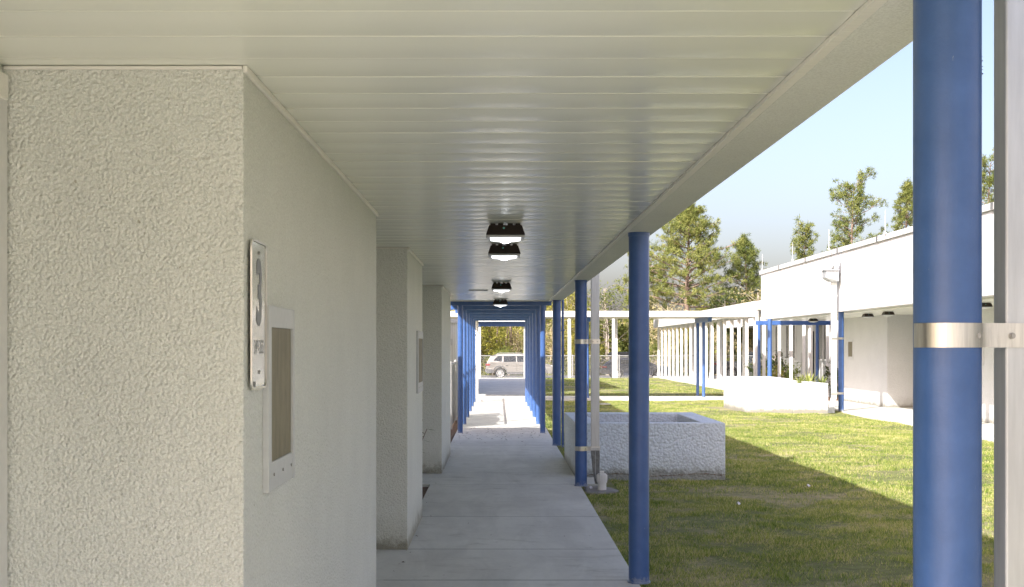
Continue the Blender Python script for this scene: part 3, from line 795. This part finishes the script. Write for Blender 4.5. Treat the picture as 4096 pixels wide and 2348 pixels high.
def car(name,label,loc,body,Ln,H,wb,rear,r,suv=True,box=False,pick=False):
    t=thing(name,label,'car',loc)
    xr=rear; xf=rear+wb; hw=lambda x,z: .91-.10*max(0,(z-.9))-.05*max(0,abs(x-Ln/2)-Ln/2+.5)/.5
    belt=.62*H if suv else .66*H
    lower=[(.05,.42),(xr-r-.09,.36)]+arch(xr,r+.075,12,r)+arch(xf,r+.075,12,r)+[(Ln-.12,.30),(Ln-.01,.55),(Ln-.04,.80),(Ln-.35,belt-.06),(Ln-1.15,belt+.04),(Ln-1.45,belt+.02),(.25,belt+.06),(.06,belt),(.0,.70)]
    loft(MB(),lower,hw).build('body',body,t,world=False)
    if pick:
        gh=[(1.9,belt),(2.0,H),(3.1,H),(3.75,belt)]
    else:
        gh=[(.08,belt+.03),(.34,H-.14),(.80,H-.03),(1.5,H),(2.3,H),(2.85,H-.09),(Ln-1.22,belt+.02)] if suv else [(.08,belt+.02),(.55,H-.08),(1.0,H-.01),(2.2,H),(2.7,H-.05),(3.55,belt)]
    ghw=lambda x,z: .86-.22*(z-belt)/(H-belt)
    g=MB(); k=len(gh); V=[(x,-ghw(x,z),z) for x,z in gh]+[(x,ghw(x,z),z) for x,z in gh]
    g.add(V,[tuple(range(k)),tuple(range(2*k-1,k-1,-1))]+[(i,i+k,(i+1)%k+k,(i+1)%k) for i in range(k)]); g.build('cabin',body,t,world=False,bevel=.04,seg=3)
    zt=H-.13; zb=belt+.08
    wins=[((.52,zb+.10),(.80,zt-.03),(1.12,zt),(1.08,zb+.01)),((1.20,zb),(1.22,zt),(2.02,zt+.01),(2.05,zb)),((2.13,zb),(2.10,zt+.01),(2.62,zt-.03),(3.12,zb))]
    if pick: wins=[((2.05,zb),(2.1,zt),(3.0,zt),(3.5,zb))]
    for w in wins:
        for sgn in (-1,1):
            m_=MB(); m_.add([(x,sgn*(ghw(x,z)+.006),z) for x,z in w]+[(x,sgn*(ghw(x,z)-.02),z) for x,z in w],[(0,1,2,3),(0,4,5,1),(1,5,6,2),(2,6,7,3),(3,7,4,0)])
            m_.build('window','glass',t,world=False)
    if not pick:
        m_=MB(); m_.add([(.115,-.62,zb),(.115,.62,zb),(.385,.55,zt),(.385,-.55,zt)],[(0,1,2,3)]); m_.build('rear_window','glass',t,world=False)
    # cladding: arches, sill, bumper
    c=MB()
    for cx in (xr,xf):
        o_=arch(cx,r+.15,12,r); i_=arch(cx,r+.072,12,r)
        for sgn in (-1,1):
            V=[(x,sgn*.918,z) for x,z in o_]+[(x,sgn*.918,z) for x,z in i_]+[(x,sgn*.86,z) for x,z in o_]+[(x,sgn*.86,z) for x,z in i_]; q=13
            c.add(V,[(i,i+1,q+i+1,q+i) for i in range(12)]+[(i,2*q+i,2*q+i+1,i+1) for i in range(12)]+[(q+i,q+i+1,3*q+i+1,3*q+i) for i in range(12)])
    if suv: c.build('wheel_arch','clad',t,world=False); 
    c=MB()
    c.box(xr+r+.13,xf-r-.13,-.915,.915,.26,.46)
    c.build('sill','clad' if suv else body,t,world=False,bevel=.02)
    c=MB(); c.prism([(-.04,.44),(-.05,.62),(.06,.66),(xr-r-.1,.60),(xr-r-.08,.36),(.12,.34)],'y',-.905,.905); c.build('rear_bumper','clad',t,world=False,bevel=.02)
    for sgn in (-1,1):
        m_=MB(); a,b=sorted((sgn*.62,sgn*.885)); m_.box(.0,.30,a,b,belt-.17,belt-.05); m_.build('tail_light','redlamp',t,world=False,bevel=.015)
        m_=MB(); a,b=sorted((sgn*.5,sgn*.84)); m_.box(Ln-.36,Ln-.06,a,b,belt-.26,belt-.15); m_.build('headlight','rim',t,world=False,bevel=.015)
        if not pick:
            m_=MB()
            m_.tube([(.75,sgn*.60,H-.0),(.95,sgn*.60,H+.045),(2.4,sgn*.60,H+.045),(2.65,sgn*.60,H-.04)],.018,8); m_.build('roof_rail','chrome',t,world=False)
        m_=MB(); a,b=sorted((sgn*.88,sgn*1.03)); m_.box(Ln-1.62,Ln-1.50,a,b,belt+.02,belt+.16); m_.build('mirror',body,t,world=False,bevel=.02)
        for xd in (1.32,2.25):
            m_=MB(); a,b=sorted((sgn*.895,sgn*.925)); m_.box(xd,xd+.17,a,b,belt-.13,belt-.10); m_.build('door_handle','chrome' if suv else body,t,world=False)
        sm=MB()
        for xd in (1.15,2.09,3.02):
            a,b=sorted((sgn*.899,sgn*.9105)); sm.box(xd,xd+.010,a,b,.47,belt-.03)
        sm.build('door_seam','dark',t,world=False)
        for cx in (xr,xf): wheel(t,cx,sgn*.80,r,r*.70)
    if box:
        b_=MB(); b_.prism([(.45,H+.10),(.38,H+.24),(.60,H+.36),(1.9,H+.40),(2.35,H+.24),(2.2,H+.12)],'y',-.45,.40)
        bb=b_.build('roof_box','darkgrey',t,world=False,bevel=.05,seg=3)
        l=MB(); 
        for x in (.95,1.95): l.box(x-.04,x+.04,-.62,.62,H+.03,H+.07); l.box(x-.03,x+.03,-.3,-.22,H+.06,H+.12)
        l.build('roof_bar','chrome',t,world=False)
    return t
car('suv','silver beige suv with grey wheel arches parked beyond the far end of the walkway','car'and(-.85,87,-.253),'champagne',4.58,1.66,2.70,.96,.36)
car('station_wagon','dark blue wagon with black roof box parked behind the fence',(6.75,84,-.253),'navy',4.45,1.40,2.78,.95,.335,suv=False,box=True)
car('pickup_truck','dark truck half hidden behind the white colonnade posts',(14.2,85,-.253),'darkgrey',5.2,1.80,3.3,1.1,.40,pick=True)

# ------------------------------------------------------------------ foliage generators
class TB:
    """trunk and branches as tubes, leaves as numpy triangles"""
    def __init__(s,seed): s.r=np.random.default_rng(seed); s.w=MB(); s.V=[]; s.n=0
    def tuft(s,c,k,l0,l1,w,up=.25,spread=1.0,dirb=None):
        r=s.r; c=np.asarray(c); d=r.normal(size=(k,3)); d/=np.linalg.norm(d,axis=1)[:,None]
        d[:,2]+=up
        if dirb is not None: d+=np.asarray(dirb)*.6
        d/=np.linalg.norm(d,axis=1)[:,None]
        ln=r.uniform(l0,l1,(k,1)); o=r.normal(size=(k,3)); sd=np.cross(d,o); sd/=np.linalg.norm(sd,axis=1)[:,None]
        b=c+r.normal(size=(k,3))*.05*spread
        s.V.append(np.stack([b-sd*w*.5,b+sd*w*.5,b+d*ln],axis=1).reshape(-1,3))
    def leaves(s,c,k,rad,size,flat=1.0):
        r=s.r; c=np.asarray(c); p=c+r.normal(size=(k,3))*rad*np.array([1,1,flat]); d=r.normal(size=(k,3)); d/=np.linalg.norm(d,axis=1)[:,None]
        o=r.normal(size=(k,3)); sd=np.cross(d,o); sd/=np.linalg.norm(sd,axis=1)[:,None]; sz=r.uniform(.6,1.3,(k,1))*size
        s.V.append(np.stack([p-sd*sz*.35,p+sd*sz*.35,p+d*sz],axis=1).reshape(-1,3))
    def finish(s,name,label,cat,leaf,bark,loc=(0,0,0),group=None,crown='crown'):
        t=thing(name,label,cat,(0,0,0),group)
        if s.w.v: s.w.build('trunk',bark,t,world=False)
        if s.V:
            V=np.concatenate(s.V); npmesh(crown,V,np.arange(len(V)).reshape(-1,3),leaf,t,world=False)
        t.location=loc; return t
def pine(seed,h,cb,rad,n=46,tk=9,dens=20,trunk_r=.2,shape=0,needle=.33,nw=.048):
    b=TB(seed); r=b.r; lean=r.uniform(-.3,.3,2)
    def tp(t): return Vector((lean[0]*t*1.2+.15*math.sin(t*5+seed),lean[1]*t+.1*math.sin(t*4),h*t))
    b.w.tube([tp(i/12) for i in range(13)],[trunk_r*(1-.88*i/12) for i in range(13)],8)
    for i in range(n):
        q=(i+.5)/n; t=cb+(1-cb)*q; base=tp(t)
        prof=(math.sin(math.pi*min(1,.30+q*.72))**.8)*(1-.25*q) if shape==0 else (.45+.7*abs(math.sin(q*9+seed)))*(1-.35*q)
        Lb=rad*prof*r.uniform(.55,1.12); az=i*2.39996+r.uniform(-.5,.5); up=r.uniform(-.05,.35)+q*.6
        d=Vector((math.cos(az),math.sin(az),up)).normalized(); 
        pts=[base]; 
        for k in range(1,5): pts.append(base+d*(Lb*k/4)+Vector((r.normal()*.08,r.normal()*.08,.06*k*k*.12+r.normal()*.08)))
        b.w.tube(pts,[max(.012,trunk_r*.28*(1-t*.5)*(1-.8*k/4)) for k in range(5)],4,caps=False)
        for k in range(tk):
            s_=r.uniform(.35,1.05); p=base+d*(Lb*s_)
            side=Vector((-d.y,d.x,0)); off=side*r.normal()*Lb*.20+Vector((0,0,r.normal()*.16+.05))
            c=p+off
            if k%2==0: b.w.tube([base+d*(Lb*max(.2,s_-.25)),c],[.018,.008],3,caps=False)
            for _ in range(2): b.tuft(c+Vector(r.normal(size=3)*.13),dens,needle*.55,needle,nw,.35,1.6,(d.x*.5,d.y*.5,.3))
    for _ in range(7): b.tuft(tp(1)+Vector(r.normal(size=3)*.22),dens,needle*.5,needle,nw,.5,1.5)
    return b
def bush(seed,h,rad,nb=26,k=60,size=.15,cz=.55,twigs=True,top=1.0,tw='twig'):
    b=TB(seed); r=b.r
    stems=r.integers(2,4)
    for s_ in range(stems):
        az=r.uniform(0,6.28); p0=Vector((r.normal()*.2,r.normal()*.2,0)); p1=p0+Vector((math.cos(az)*rad*.25,math.sin(az)*rad*.25,h*.75))
        b.w.tube([p0,(p0+p1)/2+Vector((r.normal()*.15,r.normal()*.15,0)),p1],[.09,.06,.025],6)
        for i in range(nb//stems*2):
            t=r.uniform(.15,1); st=p0.lerp(p1,t); a=r.uniform(0,6.28); e=r.uniform(-.2,1.0)
            Lb=rad*r.uniform(.4,1.0)*(1.15-.5*t); en=st+Vector((math.cos(a)*Lb,math.sin(a)*Lb,e*Lb*.9))
            en.z=min(max(en.z,.3),h)
            if twigs: b.w.tube([st,(st+en)/2+Vector(r.normal(size=3)*.1),en],[.025,.016,.006],3,caps=False)
            if k: 
                b.leaves(en,k,rad*.13,size,.8); b.leaves((st+en)/2+Vector(r.normal(size=3)*.25),k//2,rad*.16,size,.8)
            else:
                for _ in range(7):
                    e2=en+Vector(r.normal(size=3)*.45)+Vector((0,0,.3)); b.w.tube([st.lerp(en,r.uniform(.4,1)),e2],[.010,.004],3,caps=False)
    return b
def place(t,px,Y,z=-.28,s=1.0,rz=0,label=None):
    t.location=((px-CX)*Y/F,Y,z); t.scale=(s,s,s); t.rotation_euler=(0,0,rz)
    if label: t['label']=label
    return t
# big single pines
p=pine(3,13.1,.40,4.6,74,12,20,.30).finish('pine_tree','tallest broad green pine with bare pinkish trunk above the cross canopy','tree','pine','bark'); place(p,1712,100)
p=pine(11,10.9,.45,2.5,38,10,18,.2).finish('pine_tree','narrow mid-height pine left of the white roof corner','tree','pine','bark'); place(p,1853,102,s=.98)
p=pine(21,11.8,.62,1.7,26,8,16,.16,1).finish('pine_tree','small round-topped pine above the far end of the white roof','tree','pine','bark'); place(p,1990,106)
p=pine(33,15.4,.42,3.4,46,10,18,.25,1).finish('pine_tree','tall irregular pine left of the near blue column, leaning layered crown','tree','pine','bark'); place(p,2118,106,s=1.0)
p=pine(41,15.6,.38,3.3,46,10,18,.25,0).finish('pine_tree','tall pine with open crown touching the near blue column','tree','pine','bark'); place(p,2238,106)
p=pine(52,17.4,.40,3.4,46,10,16,.25,1).finish('pine_tree','pine seen between the near blue column and the big downspout','tree','pine','bark'); place(p,2452,106)
p=pine(61,11.6,.3,2.6,40,10,18,.2,0).finish('pine_tree','dark pine peeking out left behind the second blue column','tree','pine','bark'); place(p,1590,104,s=.97)
p=pine(62,9.6,.6,2.0,26,8,16,.2,0).finish('pine_tree','low pine top just above the white roof beside the small round pine','tree','pine','bark'); place(p,2030,112)
b=bush(71,9.6,2.4,40,0); p=b.finish('bare_tree','leafless grey tree between the two smaller pines','tree','olive_leaf','twig'); place(p,1925,104)
b=bush(72,8.3,2.2,40,18,.14); p=b.finish('autumn_tree','rusty orange leaved tree beside the white roof corner','tree','rust_leaf','twig'); place(p,1868,96)
b=bush(73,8.8,2.2,44,22,.14); p=b.finish('bare_tree','thin sparse-leaved tree right of the middle downspout','tree','olive_leaf','twig'); place(p,1508,97)
b=bush(74,7.9,2.4,44,20,.14); p=b.finish('bare_tree','thin pale tree between third and fourth blue columns','tree','yellow_leaf','twig'); place(p,1420,99)
b=bush(75,8.6,2.0,40,50,.16); p=b.finish('dark_tree','dark evergreen tree right of the tall broad pine','tree','dark_leaf','twig'); place(p,1815,98,s=.9)
b=bush(77,6.9,2.4,44,16,.14); p=b.finish('pale_tree','pale tan thicket tree just right of the second blue column','tree','rust_leaf','dry_twig'); place(p,1640,94)
# thicket behind the parked cars
protos=[bush(81,5.6,2.1,40,58,.15).finish('thicket_tree','x','tree','yellow_leaf','dry_twig'),
        bush(82,5.2,2.0,40,62,.15).finish('thicket_tree','x','tree','olive_leaf','twig'),
        bush(83,6.0,2.2,40,52,.15).finish('thicket_tree','x','tree','yellow_leaf','twig'),
        bush(84,5.0,2.2,44,14,.13).finish('thicket_tree','x','tree','rust_leaf','dry_twig'),
        bush(85,4.4,1.9,40,70,.16).finish('thicket_tree','x','tree','dark_leaf','twig')]
LAB=['yellow-green leafy tree in the thicket behind the parked cars','olive green leafy tree in the thicket behind the parked cars','tall yellow-green tree in the thicket behind the parked cars',
     'dry brown twiggy tree in the thicket behind the parked cars','dark green tree in the thicket behind the parked cars']
used=[0]*5; rr=random.Random(5)
spots=[]
for row,(Y,x0,x1,st,ss) in enumerate([(99,-6,26,2.5,1.0),(104,-8,30,2.9,1.15),(111,-10,34,3.4,1.25)]):
    x=x0
    while x<x1: spots.append((x+rr.uniform(-.6,.6),Y+rr.uniform(-1.4,1.4),ss*rr.uniform(.82,1.05),row)); x+=st
for (x,Y,s_,row) in spots:
    px=CX+F*x/Y
    if row==0: i=rr.choice([0,0,1,2,3,3])
    else: i=rr.choice([0,1,2,2,4,1,3])
    if 1195<px<1305 and row>0: s_*=.62
    o=protos[i] if not used[i] else copy_tree(protos[i]); used[i]=1
    o.location=(x,Y,-.28); o.scale=(s_,s_,s_); o.rotation_euler=(0,0,rr.uniform(0,6.28))
    tag(o,LAB[i],'tree','thicket trees behind the parked cars')
# low undergrowth hiding the horizon
r=np.random.default_rng(9); n=26000
x=r.uniform(-14,46,n); y=r.uniform(96,125,n); hh=1.5+.9*np.sin(x*.9)+.6*np.sin(x*2.3+1)+ (y-96)*.07
z=-.3+r.uniform(0,1,n)**.8*hh; p=np.stack([x,y,z],1)
d=r.normal(size=(n,3)); d/=np.linalg.norm(d,axis=1)[:,None]; o_=r.normal(size=(n,3)); sd=np.cross(d,o_); sd/=np.linalg.norm(sd,axis=1)[:,None]; sz=r.uniform(.16,.36,(n,1))
V=np.stack([p-sd*sz*.4,p+sd*sz*.4,p+d*sz],1).reshape(-1,3)
tag(npmesh('undergrowth',V,np.arange(3*n).reshape(-1,3),'olive_leaf'),kind='stuff')
n=60000; x=r.uniform(-60,140,n); y=r.uniform(150,175,n); hh=6+2.0*np.sin(x*.25)+1.2*np.sin(x*.8+1)
z=-.3+r.uniform(0,1,n)**.7*hh; p=np.stack([x,y,z],1)
d=r.normal(size=(n,3)); d/=np.linalg.norm(d,axis=1)[:,None]; o_=r.normal(size=(n,3)); sd=np.cross(d,o_); sd/=np.linalg.norm(sd,axis=1)[:,None]; sz=r.uniform(.3,.7,(n,1))
V=np.stack([p-sd*sz*.4,p+sd*sz*.4,p+d*sz],1).reshape(-1,3)
tag(npmesh('far_woods',V,np.arange(3*n).reshape(-1,3),'yellow_leaf'),kind='stuff')
# palms
def palm(seed,h,nf=18,L=1.3,fan=True):
    b=TB(seed); r=b.r
    b.w.tube([(0,0,0),(0,0,h*.3)],[.08,.06],6)
    for i in range(nf):
        az=r.uniform(0,6.28); e=r.uniform(.15,1.3); d=np.array([math.cos(az)*math.cos(e),math.sin(az)*math.cos(e),math.sin(e)])
        st=np.array([0,0,h*.3]); en=st+d*L*.65
        b.w.tube([tuple(st),tuple(en)],[.012,.008],3,caps=False)
        side=np.cross(d,[0,0,1.0]); side/=max(1e-3,np.linalg.norm(side))
        for k in range(13):
            a=(k-6)/6*1.35; q=d*math.cos(a)+side*math.sin(a); q[2]-=.15*abs(a); w=np.cross(q,np.cross(d,side)); w/=np.linalg.norm(w)
            b.V.append(np.array([en-w*.018,en+w*.018,en+q*L*.55]))
    return b
pr=palm(5,1.2).finish('palmetto','x','palm','palm','twig')
PS=[(1246,97,1.3,'yellow-green palmetto just above the silver suv roof'),(1262,96.5,1.15,'spiky palmetto behind the middle of the silver suv'),(1222,98,1.0,'small palmetto above the rear of the silver suv'),
    (1612,94,1.7,'large palmetto right of the second blue column'),(1630,96,1.4,'palmetto left of the first colonnade post')]
for i,(px,Y,s_,lab) in enumerate(PS):
    o=pr if i==0 else copy_tree(pr); place(o,px,Y,-.28,s_,i*1.3,lab); o['group']='palmettos behind the cars'
# distant tall bare trunks seen through the frames
for i,px in enumerate((1217.5,1273,1236,1254)):
    b=pine(90+i,11,.72,1.8,12,6,14,.16 if i<2 else .08); o=b.finish('thin_pine','thick bare pine trunk seen through the blue frames, left of centre' if i==0 else ('dark pine trunk seen through the blue frames, right of centre' if i==1 else 'slender trunk in the trees seen through the blue frames'),'tree','pine','bark',group='trunks beyond the walkway'); place(o,px,100+i)
# planter and courtyard plants
def spiky(seed,L=.5,n=40):
    b=TB(seed); r=b.r
    for i in range(n):
        az=r.uniform(0,6.28); e=r.uniform(.2,1.4); d=np.array([math.cos(az)*math.cos(e),math.sin(az)*math.cos(e),math.sin(e)]); s_=np.cross(d,[0,0,1.]); s_/=np.linalg.norm(s_)
        l=L*r.uniform(.6,1.1); b.V.append(np.array([-s_*.02,s_*.02,d*l*.5+s_*.018])); b.V.append(np.array([-s_*.02,d*l*.5+s_*.018,d*l*.5-s_*.018])); b.V.append(np.array([d*l*.5-s_*.018,d*l*.5+s_*.018,d*l+np.array([0,0,-.12*l])]))
    return b
sp=spiky(1,.62).finish('spiky_plant','x','plant','palm','twig',crown='fronds')
for i,(px,Y,z,s_,lab) in enumerate([(1985,38.6,.62,.9,'spiky low plant left in the lower part of the white stepped planter'),(2008,38.2,.62,1.1,'wide spiky plant in the middle of the lower white planter'),(2040,38.6,.62,.8,'spiky plant at the right end of the lower white planter'),(2099,45.0,.0,.8,'yellow-green plant beside the right-hand wall foot')]):
    o=sp if i==0 else copy_tree(sp); place(o,px,Y,z,s_,i*1.1,lab); o['group']='spiky plants'
for i,(px,Y,h,rad,lab,lf) in enumerate([(1890,52.5,1.85,.45,'tall dark shrub behind the white planter at its left end','dark_leaf'),(1925,52.5,1.9,.45,'dark shrub right of the lit blue column behind the planter','dark_leaf'),(1947,52,1.25,.42,'yellow-green shrub behind the middle of the white planter','olive_leaf'),(1910,51.5,1.0,.5,'low yellow shrub at the foot of the courtyard wall','yellow_leaf'),(2090,47.5,1.2,.35,'dark shrub behind the right-hand blue column','dark_leaf')]):
    b=bush(100+i,h,rad,24,26,.075); o=b.finish('shrub',lab,'shrub',lf,'twig'); place(o,px,Y,0)
# leafy plant leaning out of the near recess
b=TB(55); r=b.r
for i in range(9):
    p1=Vector((r.uniform(-.1,.34),r.uniform(-.2,.2),r.uniform(.75,1.12))); b.w.tube([(0,0,0),p1*.5+Vector((0,0,.1)),p1],[.012,.009,.005],4,caps=False)
    for k in range(7):
        d=np.array([r.normal(),r.normal(),r.normal()*.5-.25]); d/=np.linalg.norm(d); s_=np.cross(d,[0,0,1.]); s_/=np.linalg.norm(s_); c=np.array(p1)*(1-.08*k)
        l=r.uniform(.09,.15); b.V.append(np.array([c,c+d*l*.5+s_*.018,c+d*l])); b.V.append(np.array([c,c+d*l,c+d*l*.5-s_*.018]))
o=b.finish('leafy_plant','leafy green plant leaning out of the recess between the stucco walls','plant','dark_leaf','twig'); o.location=(-1.12,15.2,0)

# ------------------------------------------------------------------ lawn blades and litter
r=np.random.default_rng(2)
def nz(x,y): return (np.sin(x*1.7+np.sin(y*1.1)*1.3)+np.sin(y*2.1+x*.6)+np.sin(x*4.3-y*3.1)*.6+np.sin(x*9.1+y*6.7)*.4)/3
def region(n,x0,x1,y0,y1,h0,h1,w):
    x=r.uniform(x0,x1,n); y=r.uniform(y0,y1,n)
    ok=(x<.45*y+1.2)&((nz(x,y)>-.30)|(r.uniform(0,1,n)<.25))
    ok&=~((x>1.0)&(x<3.2)&(y>17.95)&(y<21.05))&~((x>6.35)&(x<9.4)&(y>36.45)&(y<40.5))&~((y>45.15)&(y<48.05))&~((x>9.8)&(y>19.9)&(y<82))
    ok&=~((x<1.55)&(y>16.05)&(y<17.97))&~((x>-1.35)&(x<1.8)&(y>48)&(y<77.5))
    x=x[ok];y=y[ok];n=len(x)
    zz=GZ+.012*np.sin(x*1.9+y*.7)+.012*np.sin(y*1.3-x*.8)+.09*np.exp(-((x-6.3)**2+(y-36.6)**2)/.8)-.006
    zz=np.where((x>1)&(x<10),zz,GZ)
    tuft=.7+.55*np.clip(nz(x*3.1,y*3.3),-1,1); h=r.uniform(h0,h1,n)*tuft; a=r.uniform(0,6.28,n); ln=r.uniform(.2,.95,n)*h; aa=r.uniform(0,6.28,n); ww=w*r.uniform(.6,1.2,n)
    b=np.stack([x,y,zz],1); sd=np.stack([np.cos(a)*ww,np.sin(a)*ww,0*a],1); tip=b+np.stack([np.cos(aa)*ln,np.sin(aa)*ln,h],1); 
    return np.stack([b-sd,b+sd,tip],1).reshape(-1,3)
Vs=[region(260000,1.1,8.5,8.2,16,.02,.062,.0036),region(280000,1.1,9.8,16,30,.025,.065,.0055),region(150000,1.1,9.8,30,45,.025,.06,.007),region(110000,-6,9.9,48,79,.03,.07,.012),
    region(5000,1.075,1.13,8.5,30,.02,.05,.003)]
V=np.concatenate(Vs); tag(npmesh('lawn_grass',V,np.arange(len(V)).reshape(-1,3),'blade'),kind='stuff')
# dead leaves
M['deadleaf']=mat('dead leaf',(.10,.055,.03),.9)
V=[];fs=[]
for i in range(160):
    if i<120: x=rnd.uniform(-.85,1.0); y=rnd.gauss(26.6,1.1)
    else: x=rnd.choice([rnd.uniform(-.85,-.72),rnd.uniform(-.8,1.0)]); y=rnd.uniform(9,25)
    a=rnd.uniform(0,6.28); l=rnd.uniform(.010,.030)*(1 if i<120 else .6); w=l*.4; k=len(V); c,s_=math.cos(a),math.sin(a)
    V+=[(x-l*c,y-l*s_,.004),(x-w*s_*-1,y-w*c,.012),(x+l*c,y+l*s_,.005),(x+w*s_*-1,y+w*c,.010)]; fs.append((k,k+1,k+2,k+3))
o=npmesh('dead_leaves',V,fs,'deadleaf'); tag(o,kind='stuff')
M['litter']=mat('paper scrap',(.6,.6,.66),.6)
for i,(px,py,lab) in enumerate([(2005,1216,'small pale paper scrap on the lawn near the planter corner'),(1832,1262,'white and dark crumpled scrap on the shaded lawn'),(2068,1172,'x'),(1375+90,1221,'small bluish wrapper beside the concrete pad'),(1500,1006,'flat white cover plate in the far grass')]):
    if lab=='x': continue
    Y=F*(HC-GZ)/(py-CY); X=(px-CX)*Y/F
    s=MB(); q=.035 if i<4 else .28
    pts=[(X+q*math.cos(a)*(1 if k%2 else .6),Y+q*math.sin(a)*(1 if k%2 else .7),GZ+(.045 if i<4 else .05)+.02*((k*7)%3)*(i<4)) for k,a in enumerate([j*math.pi/4 for j in range(8)])]
    s.add(pts+[(X,Y,GZ+.065)],[(k,(k+1)%8,8) for k in range(8)])
    tag(s.build('paper_scrap' if i<4 else 'cover_plate','litter'),lab,'litter' if i<4 else 'cover')

# ------------------------------------------------------------------ light, sky, camera
EL=R(34.85); AZ=R(36.8)
d=Vector((math.sin(AZ)*math.cos(EL),math.cos(AZ)*math.cos(EL),-math.sin(EL)))
sl=bpy.data.lights.new('sun','SUN'); sl.energy=2.4; sl.angle=R(.53); sl.color=(1,.975,.935)
so=bpy.data.objects.new('sun',sl); so.rotation_euler=d.to_track_quat('-Z','Y').to_euler(); so.location=(-20,-20,30); col.objects.link(so)
w=bpy.data.worlds.new('World'); sc.world=w; w.use_nodes=True; nt=w.node_tree
st=nt.nodes.new('ShaderNodeTexSky'); st.sky_type='NISHITA'; st.sun_disc=False; st.sun_elevation=EL; st.sun_rotation=AZ+math.pi
st.air_density=1.0; st.dust_density=4.2; st.ozone_density=1.0; st.altitude=10
bg=nt.nodes['Background']; bg.inputs['Strength'].default_value=.080
tm=nt.nodes.new('ShaderNodeMix'); tm.data_type='RGBA'; tm.blend_type='MULTIPLY'; tm.inputs[0].default_value=1
nt.links.new(st.outputs[0],tm.inputs[6]); tm.inputs[7].default_value=(.98,.885,.93,1); nt.links.new(tm.outputs[2],bg.inputs['Color'])
cam=bpy.data.cameras.new('camera'); co=bpy.data.objects.new('camera',cam); col.objects.link(co)
co.location=(0,0,HC); co.rotation_euler=(R(90),0,0); cam.sensor_width=36; cam.lens=F/2540*36
cam.shift_x=(1270-CX)/2540; cam.shift_y=(CY-728)/2540; cam.clip_end=3000; cam.clip_start=.05
sc.camera=co
sc.view_settings.view_transform='Standard'; sc.view_settings.look='None'; sc.view_settings.gamma=1; sc.view_settings.exposure=1.98
sc.render.resolution_x=1024; sc.render.resolution_y=587
